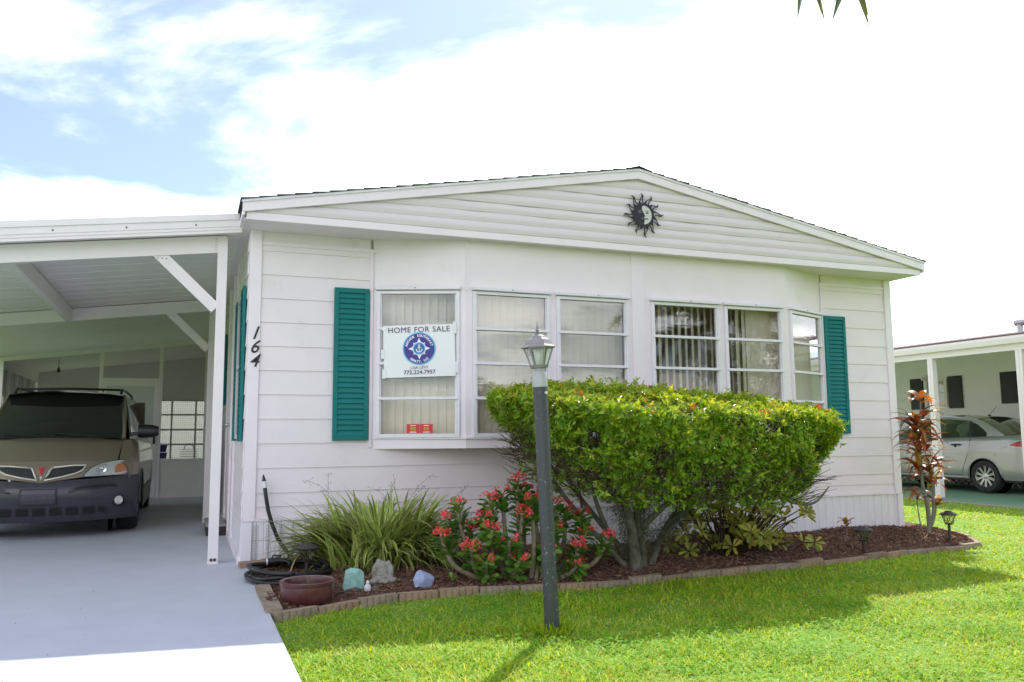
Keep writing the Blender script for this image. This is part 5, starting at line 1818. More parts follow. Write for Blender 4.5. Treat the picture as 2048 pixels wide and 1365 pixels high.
# ------------------------------------------------------------------ yellow variegated umbrella plant
umb = thing('umbrella_plant', 'yellow variegated umbrella plant under the right side of the hedge', 'plant', (4.2, -.9, .03))
ULEAF = mat('umbrella_leaf', (.3, .3, .05), .4, island=[(.09, .16, .02), (.42, .42, .06), (.56, .52, .10), (.16, .22, .03), (.50, .46, .09), (.28, .32, .04)], trans=.3, spec=.5)
tp, td = [], []
for i in range(100):
    az = random.uniform(0, 2 * PI)
    x = 4.25 + random.gauss(0, .34); y = -1.18 + random.uniform(-.30, .30); z = random.uniform(.16, .64) - abs(x - 4.2) * .14
    x = min(max(x, 3.6), 5.02)
    t_ = Vector((x, y, max(z, .09)))
    b = Vector((4.2 + (x - 4.2) * .35, -1.05, .0))
    mid = b.lerp(t_, .55) + Vector((0, 0, .05))
    stem([b, mid, t_], [.009, .007, .004], 'stem', TWIG, umb, 6)
    tp.append(tuple(t_)); td.append((random.gauss(0, .5) + (x - 4.2) * .5, random.gauss(-.5, .4), .7))
V, F = spat(np.array(tp), np.array(td), 9, .065, .115, .38, 1.35)
mobj('leaves', fast_mesh('leaves', V, F, ULEAF, 3), umb)['kind'] = 'stuff'

# ------------------------------------------------------------------ red cordyline plants
TI = mat('cordyline_leaf', (.2, .05, .03), .32, island=[(.07, .018, .02), (.30, .06, .025), (.50, .15, .025), (.10, .07, .025), (.16, .03, .025), (.50, .30, .04), (.13, .10, .03), (.38, .09, .025)], trans=.35, spec=.6)
CANE = mat('cane_grey', (.24, .23, .20), .85, col2=(.16, .15, .12), nscale=30, bump=.4, bscale=60)
def cordyline(name, lab, base, canes, lmin, lmax, wd):
    t = thing(name, lab, 'plant', base)
    specs = []
    for pts, rad, levels in canes:
        stem([Vector(base) + Vector(p_) for p_ in pts], [rad * (1 - .12 * i) for i in range(len(pts))], 'cane', CANE, t, 8)
        top = Vector(base) + Vector(pts[-1])
        for (dz, cnt, ln) in levels:
            c = top + Vector((0, 0, dz))
            for k in range(cnt):
                az = 2 * PI * k / cnt + random.uniform(-.4, .4)
                specs.append(arch(tuple(c + Vector((0, 0, random.uniform(-.06, .06)))), az, random.uniform(lmin, lmax) * ln, random.uniform(.35, 1.25), random.uniform(.7, 2.0), random.uniform(wd * .5, wd), 8, random.uniform(-.5, .5)))
    # leaf widest in the middle
    sp2 = []
    for pts, ws, sd, fold in specs:
        n_ = len(pts)
        hw = max(ws)
        ws = [max(.0012, hw * math.sin(PI * (0.08 + .92 * i / (n_ - 1)) ** .8) ** .8) if 0 < i < n_ - 1 else .0015 for i in range(n_)]
        sp2.append((pts, ws, sd, .3))
    mobj('leaves', ribbons_mesh('leaves', sp2, TI), t)['kind'] = 'stuff'
    return t
bz = bed_z(6.93, -.72)
cordyline('cordyline', 'tall red and orange leaved cordyline with bare canes at the right end of the bed', (6.93, -.72, bz - .02),
          [([(0, 0, 0), (.02, 0, .25), (-.02, .02, .55), (-.03, .02, .85), (-.06, .02, 1.12)], .022, [(0.05, 22, 1.05), (-.12, 17, 1.0), (-.26, 15, .95), (-.42, 12, .9)]),
           ([(.02, .01, .05), (.09, 0, .25), (.10, .0, .5), (.08, .0, .68)], .018, [(.02, 20, 1.0), (-.12, 16, .95)]),
           ([(.03, .02, .05), (.06, .06, .3), (.01, .05, .7), (.0, .04, 1.05), (.04, .03, 1.42)], .014, [(.02, 10, .75), (-.22, 13, .9), (-.50, 13, .9)]),
           ([(-.10, -.02, 0), (-.14, -.02, .2), (-.17, -.03, .42)], .007, [(.0, 8, .8)]),
           ([(.06, .0, .1), (.14, .02, .22), (.15, .02, .34)], .010, [(.0, 7, .7)])], .22, .36, .032)
cordyline('small_cordyline', 'small dark red cordyline seedling in the mulch against the skirting', (5.98, -.55, bed_z(5.98, -.55) - .01),
          [([(0, 0, 0), (0, 0, .05), (0, 0, .10)], .006, [(.0, 8, .55)])], .17, .26, .026)
# little sprout in the mulch beside the lavender rock
sprt = thing('green_sprout', 'tiny green sprout in the mulch right of the lavender rock', 'plant', (1.36, -1.62, .05))
V, F = spat(np.array([[1.36, -1.62, .07], [1.35, -1.62, .09], [1.37, -1.63, .08]]), np.array([[0, 0, 1.], [-.3, 0, 1], [.3, 0, 1]]), 3, .03, .05, .6, .7)
mobj('leaves', fast_mesh('leaves', V, F, TLEAF, 3), sprt)
# ------------------------------------------------------------------ vehicles
def paint(name, col, fl=.35):
    return mat(name, col, .33, fl, noise=.05, nscale=60, coat=.7, spec=.5)
DGLASS = mat('car_glass_dark', (.018, .021, .021), .05, spec=.6)
CHROME = mat('chrome', (.75, .75, .76), .12, 1.0)
RIM = mat('alloy', (.55, .55, .56), .28, .9)
LENS = glass('lamp_lens', (.95, .97, 1), extra=.05)
def wheel(parent, c, axis, R, w, spokes=10, out=1):
    """axis: unit vector pointing outboard"""
    c, axis = Vector(c), Vector(axis)
    z = axis; x = Vector((0, 0, 1)); y = z.cross(x)
    M = Matrix((x, y, z)).transposed()
    m = MB()
    m.lathe([(R * .62, -w / 2), (R * .90, -w / 2), (R * .98, -w * .36), (R, -w * .2), (R, w * .2), (R * .98, w * .36), (R * .90, w / 2), (R * .66, w / 2), (R * .63, w * .42), (R * .62, w * .2), (R * .62, -w / 2)], c, 40, M, False)
    t = m.build('wheel', RUBBER, parent, smooth=35)
    m = MB()
    m.lathe([(R * .655, w * .44), (R * .63, w * .47), (R * .60, w * .40), (R * .58, w * .05), (R * .60, -w * .3)], c, 40, M, False)
    m.build('rim', RIM, t, smooth=35)
    m = MB(); m.lathe([(0, -w * .05), (R * .59, -w * .05)], c, 32, M, False); m.build('brake_disc', mat('brake_dark', (.03, .03, .032), .5, .5), t)
    m = MB()
    for k in range(spokes):
        an = 2 * PI * k / spokes
        for off in ((-.032, .032) if spokes < 9 else (-.018, .018)):
            e = x * math.cos(an) + y * math.sin(an)
            p_ = -x * math.sin(an) + y * math.cos(an)
            a0 = c + e * R * .16 + p_ * off * R * 1.2 + z * w * .33
            a1 = c + e * R * .61 + p_ * off * R * 2.6 + z * w * .38
            m.bar(a0, a1, R * .050, .014, z)
    m.lathe([(0, w * .40), (R * .10, w * .39), (R * .19, w * .34), (R * .2, w * .2)], c, 20, M)
    m.build('spokes', RIM, t)
    return t
def flat_patch(pts2, fn, off, nm, mt, par, sub=4):
    """polygon in surface coordinates, triangulated as a fan grid that follows the surface"""
    m = MB()
    n = len(pts2)
    cx_ = sum(p_[0] for p_ in pts2) / n; cy_ = sum(p_[1] for p_ in pts2) / n
    rings = []
    dense = []
    for i in range(n):
        a_, b_ = pts2[i], pts2[(i + 1) % n]
        for k in range(4): dense.append((a_[0] + (b_[0] - a_[0]) * k / 4, a_[1] + (b_[1] - a_[1]) * k / 4))
    dense.append(dense[0])
    for s in range(sub + 1):
        t = s / sub
        rings.append([fn(cx_ + (q[0] - cx_) * t, cy_ + (q[1] - cy_) * t, off) for q in dense])
    m.grid(rings)
    return m.build(nm, mt, par, smooth='all', doubles=True)

# ---- minivan, nose towards the camera
VX, VY = -1.885, 2.52
van = thing('minivan', 'taupe minivan with dark lower bumper parked nose out in the carport', 'minivan', (VX, VY + 2.3, SLAB))
VP = paint('van_taupe', (.255, .212, .162))
VDK = mat('van_charcoal', (.046, .048, .062), .25, noise=.1, nscale=30)
def V3(x, t, z): return Vector((VX + x, VY + t, z))
def tF(x, z):
    a_ = abs(x) / .93
    tz = np.interp(z, [.22, .30, .38, .50, .58, .64, .70, .80, .88], [.10, .05, .02, .0, .005, .03, .06, .10, .15])
    return .36 * a_ ** 3.0 + float(tz)
def vf(x, z, off): return V3(x, tF(x, z) - off, z)
# lower bumper (charcoal), wrapping round to the wheel arch
m = MB()
rows = []
for j in range(15):
    z = .235 + (.685 - .235) * j / 14
    r = []
    for i in range(41):
        x = -.93 + 1.86 * i / 40
        r.append(vf(x, z - .03 * (1 - abs(x) / .93) * (j / 14) + .025 * (abs(x) / .93) * (j / 14), 0))
    for sgn in (-1, 1):
        ext = []
        for t in (.5, .60):
            xx_ = .925 * sgn
            ext.append(V3(xx_, t, r[-1][2] if sgn > 0 else r[0][2]))
        if sgn > 0: r = r + ext
        else: r = ext[::-1] + r
    rows.append(r)
m.grid(rows)
bump_ = m.build('front_bumper', VDK, van, smooth='all')
m = MB()
m.grid([[vf(-.90 + 1.8 * i / 30, .235, .0 if j else -.25) for i in range(31)] for j in range(2)])
m.build('bumper_lip', VDK, van)
for k in range(7):         # lower intake openings
    x = -.465 + k * .155
    flat_patch([(x - .058, .305), (x + .058, .305), (x + .058, .392), (x - .058, .392)], vf, .004, 'intake', BLACKP, bump_)
flat_patch([(.55, .335), (.63, .30), (.62, .36), (.56, .395)], vf, .004, 'intake', BLACKP, bump_)
for sg in (-1, 1):
    pl = [(.30 * sg, .578), (.34 * sg, .600), (.70 * sg, .628), (.71 * sg, .610), (.36 * sg, .580)]
    flat_patch(pl, vf, .005, 'bumper_slot', BLACKP, bump_)
    m = MB(); m.tube([vf(.27 * sg, .55, .006), vf(.35 * sg, .568, .008), vf(.52 * sg, .585, .008), vf(.72 * sg, .597, .006)], .008, 6)
    m.build('bumper_ridge', VDK, bump_, smooth='all')
    # fog lamp
    c = vf(.742 * sg, .438, .0)
    dn = (Vector((.55 * sg, -1, 0))).normalized()
    x_ = Vector((0, 0, 1)); y_ = dn.cross(x_); M = Matrix((x_, y_, dn)).transposed()
    m = MB(); m.lathe([(.066, -.02), (.066, .012), (.056, .016), (.052, .004)], c, 24, M); fo = m.build('fog_lamp', BLACKP, van, smooth=True)
    m = MB(); m.lathe([(.051, .004), (.045, .012), (.030, .014), (.026, .010), (.0, .012)], c, 24, M); m.build('lens', mat('fog_lens', (.70, .70, .68), .12, .55), fo, smooth=True)
# plate cover with embossed name
m = MB()
m.grid([[vf(-.18 + .34 * i / 8, .42 + .175 * j / 3, .024) for i in range(9)] for j in range(4)])
pl_ = m.build('plate_cover', mat('plate_charcoal', (.050, .052, .066), .35), van, solid=.012)
m = MB()
text_into(m, 'PONTIAC', .055, lambda u, v, dd: vf(-.01 + u, .505 + v, .0305 + dd), ext=.0012, spacing=1.15)
m.build('lettering', mat('van_charcoal_light', (.085, .088, .105), .4), pl_, fix=False)
m = MB()
for (u0, u1, v0, v1) in ((-.177, .157, .583, .591), (-.177, .157, .424, .432), (-.177, -.168, .432, .583), (.148, .157, .432, .583)):
    m.add([vf(u0, v0, .031), vf(u1, v0, .031), vf(u1, v1, .031), vf(u0, v1, .031)], [(0, 1, 2, 3)])
m.build('plate_rim', BLACKP, pl_)
# nose with the twin grilles
def nz_low(x): return .650 + .052 * min(abs(x) / .40, 1.1) ** 1.0
m = MB()
rows = []
for j in range(9):
    r = []
    for i in range(45):
        x = -.92 + 1.84 * i / 44
        lo_, hi_ = nz_low(x), .872 - .03 * (abs(x) / .92) ** 2
        r.append(vf(x, lo_ + (hi_ - lo_) * j / 8, .004 if abs(x) < .45 else .001))
    rows.append(r)
m.grid(rows)
nose = m.build('nose', VP, van, smooth='all')
for sg in (-1, 1):
    G = [(.105, .806), (.30, .826), (.415, .828), (.385, .775), (.33, .742), (.20, .708), (.035, .676), (.06, .73), (.085, .79)]
    G = [(x * sg, z) for x, z in G]
    gr = flat_patch(G, vf, .008, 'grille', mat('grille_black', (.012, .012, .013), .5), van)
    m = MB(); pts = [vf(x, z, .012) for x, z in G]; m.tube(pts + [pts[0]], .011, 6); m.build('grille_surround', mat('bright_trim', (.66, .63, .57), .3, .5), gr, smooth='all')
    m = MB()
    for q in range(9):
        x0 = (.06 + q * .036) * sg
        m.tube([vf(x0, .69 + .012 * q, .011), vf(x0 + .03 * sg, .80 + .003 * q, .011)], .0022, 4)
    for q in range(4):
        m.tube([vf((.06 + .01 * q) * sg, .70 + .028 * q, .011), vf((.33 + .02 * q) * sg, .752 + .02 * q, .011)], .0022, 4)
    m.build('grille_mesh', mat('mesh_grey', (.05, .05, .052), .4), gr)
    # headlight
    H = [(.395, .706), (.41, .735), (.47, .80), (.56, .845), (.70, .868), (.80, .868), (.838, .84), (.845, .77), (.825, .735), (.70, .715), (.55, .706)]
    Hs = [(x * sg, z) for x, z in H]
    hl = flat_patch(Hs, vf, .006, 'headlight', mat('lamp_reflector', (.75, .77, .78), .22, .6), van)
    flat_patch([((x - .6) * .96 * sg + .6 * sg, (z - .78) * .96 + .78) for x, z in H], vf, .022, 'lens', LENS, hl)
    flat_patch([(.70 * sg, .735), (.69 * sg, .80), (.72 * sg, .835), (.79 * sg, .825), (.80 * sg, .75)], vf, .013, 'turn_signal', mat('amber', (.62, .17, .02), .25), hl)
    flat_patch([(.815 * sg, .76), (.812 * sg, .83), (.835 * sg, .83), (.838 * sg, .765)], vf, .013, 'side_marker', MATS['amber'], hl)
    c = vf(.575 * sg, .785, .008); M = Matrix(((1, 0, 0), (0, 0, -1), (0, 1, 0)))
    m = MB(); m.lathe([(.045, .0), (.040, .010), (.022, .004), (.012, .014), (0, .016)], c, 20, M); m.build('bulb_cup', CHROME, hl, smooth=True)
    m = MB(); m.tube([vf(x, z, .007) for x, z in Hs[:6]], .004, 5); m.build('seal', BLACKP, hl, smooth='all')
# red arrowhead emblem
flat_patch([(-.030, .812), (-.006, .806), (.006, .806), (.030, .812), (.006, .735), (0, .722), (-.006, .735)], vf, .012, 'emblem', mat('emblem_red', (.55, .03, .06), .25), van)
flat_patch([(-.012, .712), (.0, .722), (.012, .712), (.0, .672)], vf, .010, 'emblem_blade', MATS['bright_trim'], van)
# hood
def hoodz(x, s): return (.874 + (1.135 - .874) * (1 - (1 - s) ** 1.55)) - (.05 - .0 * s) * (abs(x) / .75) ** 2.2
m = MB(); rows = []
for j in range(13):
    s = j / 12
    r = []
    for i in range(25):
        hw = .70 + .03 * s
        x = -hw + 2 * hw * i / 24
        t0 = tF(x, .87) - .003
        r.append(V3(x, t0 + (1.02 - .10 * (1 - (x / .75) ** 2) * s - t0) * s, hoodz(x, s) - (.02 * (1 - s) ** 6)))
    rows.append(r)
m.grid(rows)
m.build('hood', VP, van, smooth='all')
# fenders, doors: side panels with wheel arches
ARCH = ((.93, .385), (4.0, .385))
def side_bottom(t):
    z = .30 if t > .6 else .40
    for tc_, R in ARCH:
        if abs(t - tc_) < R: z = max(z, .36 + math.sqrt(R * R - (t - tc_) ** 2) * .98)
    return z
for sg in (-1, 1):
    m = MB(); rows = []
    ts = [.30 + (4.68 - .30) * i / 90 for i in range(91)]
    for j in range(15):
        v = j / 14
        r = []
        for t in ts:
            zb = side_bottom(t)
            fr = min(max((t - .30) / .72, 0), 1)
            ztop = .85 + (1.105 - .85) * (1 - (1 - fr) ** 1.5)
            xtop = .725 + .06 * max(0, min((t - 1.0) / .4, 1))
            zs = ztop - .09
            nosew = .93 - .10 * max(0, (.62 - t) / .32) ** 2
            tail = .05 * max(0, (t - 4.3) / .38) ** 2
            if v < .8:
                z = zb + (zs - zb) * v / .8
                x = nosew - tail - .035 * ((z - .62) / .40) ** 2 - (.02 if z < .42 else 0)
            else:
                q = (v - .8) / .2
                z = zs + (ztop - zs) * math.sin(q * PI / 2)
                x0 = nosew - tail - .035 * ((zs - .62) / .40) ** 2
                x = x0 + (xtop - x0) * (1 - math.cos(q * PI / 2)) if t > .0 else x0
            r.append(V3(x * sg, t, z))
        rows.append(r)
    m.grid(rows)
    sp_ = m.build('body_side', VP, van, smooth='all')
    # charcoal lower cladding with ribs, arch lip
    m = MB(); rows = []
    ts2 = [1.33 + (3.60 - 1.33) * i / 20 for i in range(21)]
    for j in range(9):
        z = .27 + .24 * j / 8
        rows.append([V3((.935 + (.006 if j in (2, 3, 5, 6) else 0)) * sg, t, z) for t in ts2])
    m.grid(rows); m.build('cladding', mat('cladding_grey', (.18, .175, .165), .45), van, smooth=30)
    m = MB(); m.tube([V3(.93 * sg, .93 + .39 * math.cos(PI * i / 14), .36 + .385 * math.sin(PI * i / 14)) for i in range(15)], .016, 6); m.build('arch_lip', VDK, van, smooth='all')
    m = MB(); m.lathe([(0, 0), (.40, 0)], V3(.62 * sg, .93, .36), 24, Matrix(((0, 0, 1), (0, 1, 0), (-1, 0, 0)))); m.build('wheel_well', BLACKP, van)
    # greenhouse: A pillar, roof rail, side glass
    def gs(t, z):           # leaning side surface
        q = min(max((z - 1.09) / (1.645 - 1.09), 0), 1)
        return (.785 + (.655 - .785) * q ** 1.15)
    def gfn(t, z, off): return V3((gs(t, z) + off) * sg, t, z)
    flat_patch([(1.02, 1.10), (1.90, 1.655), (4.45, 1.665), (4.66, 1.10)], gfn, .0, 'upper_side', VP, van)
    for poly in ([(1.22, 1.125), (1.90, 1.585), (2.32, 1.605), (2.32, 1.125)], [(2.40, 1.125), (2.40, 1.605), (3.40, 1.61), (3.42, 1.125)], [(3.50, 1.125), (3.49, 1.61), (4.28, 1.60), (4.42, 1.14)]):
        flat_patch(poly, gfn, .007, 'side_window', DGLASS, van)
    # mirror
    m = MB()
    P = [[V3((.86 + .235 * (i / 8)) * sg, 1.20 + .05 * math.sin(an) * (1 - .25 * (i / 8) ** 3) - .02 * i / 8, 1.195 + (.082 - .03 * (i / 8) ** 4) * math.cos(an) * (1 if i > 0 else .9)) for an in [2 * PI * q / 16 for q in range(17)]] for i in range(9)]
    m.grid(P)
    m.f.append(tuple(8 * 17 + q for q in range(16)))
    mi = m.build('mirror', BLACKP, van, smooth=50, doubles=True)
    m = MB(); m.bar(V3(.76 * sg, 1.2, 1.15), V3(.88 * sg, 1.2, 1.17), .06, .05); m.build('mirror_arm', BLACKP, mi, bevel=.008)
    # roof rail
    m = MB(); m.tube([V3(.60 * sg, 1.95, 1.69), V3(.60 * sg, 2.05, 1.745), V3(.60 * sg, 3.0, 1.76), V3(.60 * sg, 4.1, 1.745), V3(.60 * sg, 4.2, 1.69)], .016, 8); m.build('roof_rail', BLACKP, van, smooth='all')
    wheel(van, V3(.80 * sg, .93, SLAB + .325), (sg, 0, 0), .325, .215, 7)
    wheel(van, V3(.80 * sg, 4.0, SLAB + .325), (sg, 0, 0), .325, .215, 7)
    m = MB(); m.tube([V3(.705 * sg, 1.015, 1.10), V3(.685 * sg, 1.4, 1.37), V3(.645 * sg, 1.86, 1.645)], [.034, .030, .028], 8); m.build('windshield_pillar', VP, van, smooth='all')
# windshield, roof, rear
def ws(u, v, off):      # u -1..1, v 0..1
    hw = .715 + (.625 - .715) * v
    bow = .16 * (1 - u * u) * (1 - .35 * v)
    t = .99 + (1.84 - .99) * v - bow
    z = 1.115 + (1.655 - 1.115) * (max(v, 0) ** .93) + .035 * (1 - u * u) * v
    return V3(u * hw, t - off * .7, z + off)
m = MB(); m.grid([[ws(-1 + 2 * i / 20, j / 12, 0) for i in range(21)] for j in range(13)])
wsh = m.build('windshield', DGLASS, van, smooth='all')
m = MB(); m.grid([[ws(-1.04 + 2.08 * i / 20, -.03 + .04 * j, .004) for i in range(21)] for j in range(2)]); m.build('cowl', BLACKP, van)
for a0, a1 in ((-.75, -.1), (.0, .65)):
    m = MB(); m.tube([ws(a0 + .6, .015, .012), ws((a0 + a1) / 2, .045, .016), ws(a0, .07, .012)], .006, 5); m.build('wiper', BLACKP, wsh)
m = MB(); m.grid([[V3((-1 + 2 * i / 20) * (.655 if 0 < j < 12 else .64), 1.68 + 2.80 * j / 12 + (-.155 * (1 - (-1 + i / 10) ** 2) * (1 - j / 12)), 1.645 + .055 * (1 - (-1 + i / 10) ** 2) + .02 * math.sin(PI * min(j / 6, 1) / 1.0 / 2) - (.02 if j == 12 else 0)) for i in range(21)] for j in range(13)])
m.build('roof', VP, van, smooth='all')
m = MB(); m.tube([V3(-.60, 2.3, 1.752), V3(0, 2.3, 1.765), V3(.60, 2.3, 1.752)], .015, 8); m.build('roof_crossbar', BLACKP, van, smooth='all')
m = MB(); m.tube([V3(.40, 1.78, 1.70), V3(.40, 1.79, 1.72)], .009, 6); m.build('antenna_base', BLACKP, van)
m = MB(); m.grid([[V3(-.78 + 1.56 * i / 6, 4.64 - (.16 if j > 3 else 0) * (j - 3) / 3, .40 + 1.27 * j / 6) for i in range(7)] for j in range(7)]); m.build('tailgate', VP, van, smooth='all')
m = MB(); m.box(VX - .85, VX + .85, VY + .5, VY + 4.6, .27, .30); m.build('underbody', BLACKP, van)

# ---- sedan in the neighbour's carport, tail towards the camera side
SX, SY, SZ = 14.38, 2.98, -.045
sedan = thing('sedan', 'champagne silver four-door sedan parked under the neighbouring carport', 'car', (SX, SY + 2.2, SZ))
SP = paint('sedan_silver', (.40, .40, .385), .5)
SGL = glass('sedan_glass', (.38, .47, .42), extra=.10)
def S3(x, t, z): return Vector((SX - x, SY + t, SZ + z))         # x>0: the side facing the camera
TOP = ([0, .10, .30, .52, .60, 3.35, 3.5, 4.0, 4.35, 4.46], [.90, 1.03, 1.075, 1.085, 1.07, .99, .97, .90, .78, .62])
SAR = ((.95, .345), (3.57, .345))
def s_bot(t):
    z = .26
    for tc_, R in SAR:
        if abs(t - tc_) < R: z = max(z, .31 + math.sqrt(R * R - (t - tc_) ** 2))
    return z
def s_w(t): return .865 - .11 * max(0, (.45 - t) / .45) ** 2.2 - .13 * max(0, (t - 3.8) / .66) ** 2
for sg in (1, -1):
    m = MB(); rows = []
    for j in range(17):
        v = j / 16
        r = []
        for i in range(91):
            t = .02 + 4.42 * i / 90
            zb, zt = s_bot(t), float(np.interp(t, *TOP))
            zs = zt - .10
            w_ = s_w(t)
            prof = lambda z: w_ - .06 * max(0, (z - .72) / .4) ** 1.6 - .05 * max(0, (.42 - z) / .2) ** 1.5 + .006 * math.exp(-((z - .80) / .03) ** 2)
            if v < .8:
                z = zb + (zs - zb) * v / .8; x = prof(z)
            else:
                q = (v - .8) / .2
                z = zs + (zt - zs) * math.sin(q * PI / 2); x = prof(zs) + ((w_ - .16) - prof(zs)) * (1 - math.cos(q * PI / 2))
            r.append(S3(x * sg, t, z))
        rows.append(r)
    m.grid(rows)
    m.build('body_side', SP, sedan, smooth='all')
    def sg_x(t, z):
        q = min(max((z - .98) / .46, 0), 1)
        return .725 + (.54 - .725) * q ** 1.1
    def gfn(t, z, off): return S3((sg_x(t, z) + off) * sg, t, z)
    belt = lambda t: float(np.interp(t, *TOP)) - .03
    def strip2(lo_, hi_, nm, mt, off=0.0):
        m = MB(); m.grid([[gfn(a_[0] + (b_[0] - a_[0]) * k / 4, a_[1] + (b_[1] - a_[1]) * k / 4, off) for a_, b_ in zip(lo_, hi_)] for k in range(5)])
        return m.build(nm, mt, sedan, smooth='all')
    roofl = [(.62, 1.09), (.85, 1.22), (1.10, 1.345), (1.35, 1.425), (1.9, 1.468), (2.4, 1.45), (2.75, 1.36), (3.05, 1.20), (3.36, 1.0)]
    winl = [(.98, 1.12), (1.05, 1.18), (1.22, 1.29), (1.42, 1.365), (1.9, 1.405), (2.36, 1.385), (2.66, 1.30), (2.94, 1.16), (3.20, 1.02)]
    strip2(winl, roofl, 'roof_frame', SP, .0)
    strip2([(.62, 1.05), (.80, 1.05), (.98, 1.05)], [(.62, 1.09), (.80, 1.15), (.98, 1.12)], 'rear_pillar', SP)
    strip2([(.62, 1.05), (.98, 1.045), (2.0, 1.03), (3.30, 1.0)], [(.62, 1.07), (.98, 1.065), (2.0, 1.045), (3.30, 1.015)], 'belt_strip', mat('belt_black', (.02, .02, .02), .3), .003)
    strip2([(2.06, 1.03), (2.12, 1.03)], [(2.06, 1.41), (2.14, 1.41)], 'door_pillar', MATS['belt_black'], .002)
    strip2([(1.30, 1.05), (1.35, 1.05)], [(1.34, 1.34), (1.42, 1.37)], 'door_pillar', MATS['belt_black'], .002)
    strip2([(.98, 1.06), (1.15, 1.06), (1.30, 1.055)], [(1.0, 1.14), (1.15, 1.25), (1.33, 1.34)], 'quarter_glass', DGLASS, -.004)
    strip2([(1.35, 1.05), (1.7, 1.05), (2.07, 1.04)], [(1.42, 1.365), (1.7, 1.39), (2.07, 1.40)], 'door_glass', SGL, -.004)
    strip2([(2.12, 1.04), (2.6, 1.03), (3.18, 1.02)], [(2.13, 1.40), (2.62, 1.32), (3.16, 1.04)], 'door_glass', SGL, -.004)
    def bodyx(t, z): 
        w_ = s_w(t); return w_ - .06 * max(0, (z - .72) / .4) ** 1.6 - .05 * max(0, (.42 - z) / .2) ** 1.5
    def bfn(t, z, off): return S3((bodyx(t, z) + off) * sg, t, z)
    # door seams
    for pts in ([(1.23, 1.02), (1.24, .80), (1.33, .62), (1.40, .42), (1.42, .33)], [(2.12, 1.0), (2.13, .7), (2.12, .33)], [(3.12, .96), (3.14, .6), (3.10, .33)], [(1.42, .33), (2.12, .32), (3.1, .32)]):
        m = MB(); m.tube([bfn(t, z, .001) for t, z in pts], .004, 5); m.build('door_seam', mat('seam_dark', (.03, .03, .03), .6), sedan)
    m = MB(); m.tube([bfn(t, .805, .003) for t in [1.0 + q * .1 for q in range(26)]], .004, 5); m.build('crease', SP, sedan)
    for t0 in (1.42, 2.30):
        m = MB(); m.tube([bfn(t0, .905, .012), bfn(t0 + .05, .908, .03), bfn(t0 + .15, .908, .03), bfn(t0 + .21, .904, .012)], .014, 8); h_ = m.build('door_handle', BLACKP, sedan, smooth='all')
        m = MB(); m.lathe([(0, 0), (.035, 0), (.03, .004), (0, .004)], bfn(t0 + .13, .885, .004), 14, Matrix(((0, 0, -sg), (0, 1, 0), (1, 0, 0)))); m.build('handle_cup', MATS['seam_dark'], h_)
    m = MB(); m.tube([bfn(.95 + .355 * math.cos(PI * i / 16), .31 + .35 * math.sin(PI * i / 16), .0) for i in range(17)], .010, 6); m.build('arch_lip', SP, sedan, smooth='all')
    m = MB(); m.tube([bfn(1.32 + q * .1, .285, -.005) for q in range(20)], .018, 6); m.build('rocker', SP, sedan, smooth='all')
    for tc_ in (.95, 3.57):
        wheel(sedan, S3(.755 * sg, tc_, .315), (-sg, 0, 0), .315, .20, 10)
        m = MB(); m.lathe([(0, 0), (.36, 0)], S3(.55 * sg, tc_, .33), 24, Matrix(((0, 0, 1), (0, 1, 0), (-1, 0, 0)))); m.build('wheel_well', BLACKP, sedan)
    # tail lamp wrapping the corner
    RL = mat('tail_red', (.35, .006, .01), .15, coat=.8); CL = mat('tail_clear', (.62, .60, .58), .15)
    tl_ = flat_patch([(.05, 1.0), (.12, 1.015), (.32, .965), (.46, .895), (.30, .855), (.06, .84)], bfn, .006, 'tail_lamp', CL, sedan)
    flat_patch([(.05, .99), (.12, 1.005), (.30, .955), (.41, .90), (.28, .878), (.06, .87)], bfn, .012, 'red_lens', RL, tl_)
    m = MB(); m.tube([bfn(.40, .90, .001), bfn(.55, .84, .001), bfn(.72, .70, .001)], .003, 5); m.build('bumper_seam', MATS['seam_dark'], sedan)
    m = MB()
    P = [[S3((.80 + .16 * (i / 6)) * sg, 3.12 + .05 * math.sin(an), 1.02 + .06 * math.cos(an)) for an in [2 * PI * q / 12 for q in range(13)]] for i in range(7)]
    m.grid(P); m.f.append(tuple(6 * 13 + q for q in range(12))); m.build('mirror', SP, sedan, smooth=50, doubles=True)
# upper surfaces
def across(ts_, zs_, hw_, nm, mt, crown=.03, n=13):
    m = MB(); m.grid([[S3((-1 + 2 * i / (n - 1)) * w_, t, z + crown * (1 - (-1 + 2 * i / (n - 1)) ** 2)) for i in range(n)] for t, z, w_ in zip(ts_, zs_, hw_)])
    return m.build(nm, mt, sedan, smooth='all')
across([.04, .10, .30, .52, .62], [.93, 1.025, 1.07, 1.08, 1.07], [.62, .66, .69, .70, .70], 'trunk_lid', SP)
across([.62, .85, 1.10, 1.30], [1.075, 1.20, 1.325, 1.405], [.685, .65, .59, .555], 'rear_window', SGL, .04)
across([1.28, 1.35, 1.9, 2.4, 2.50], [1.40, 1.422, 1.465, 1.447, 1.43], [.555, .545, .54, .545, .55], 'roof', SP, .03)
across([2.48, 2.75, 3.05, 3.38], [1.435, 1.355, 1.195, .99], [.55, .585, .65, .70], 'windshield', SGL, .04)
across([3.36, 3.5, 4.0, 4.35, 4.44], [.985, .965, .895, .775, .64], [.71, .71, .70, .66, .62], 'hood', SP, .03)
m = MB(); m.grid([[S3((-1 + 2 * i / 12) * .74, .02 - .05 * (1 - (-1 + i / 6) ** 2) * math.sin(PI * j / 6), .30 + .65 * j / 6) for i in range(13)] for j in range(7)]); m.build('rear_bumper', SP, sedan, smooth='all')
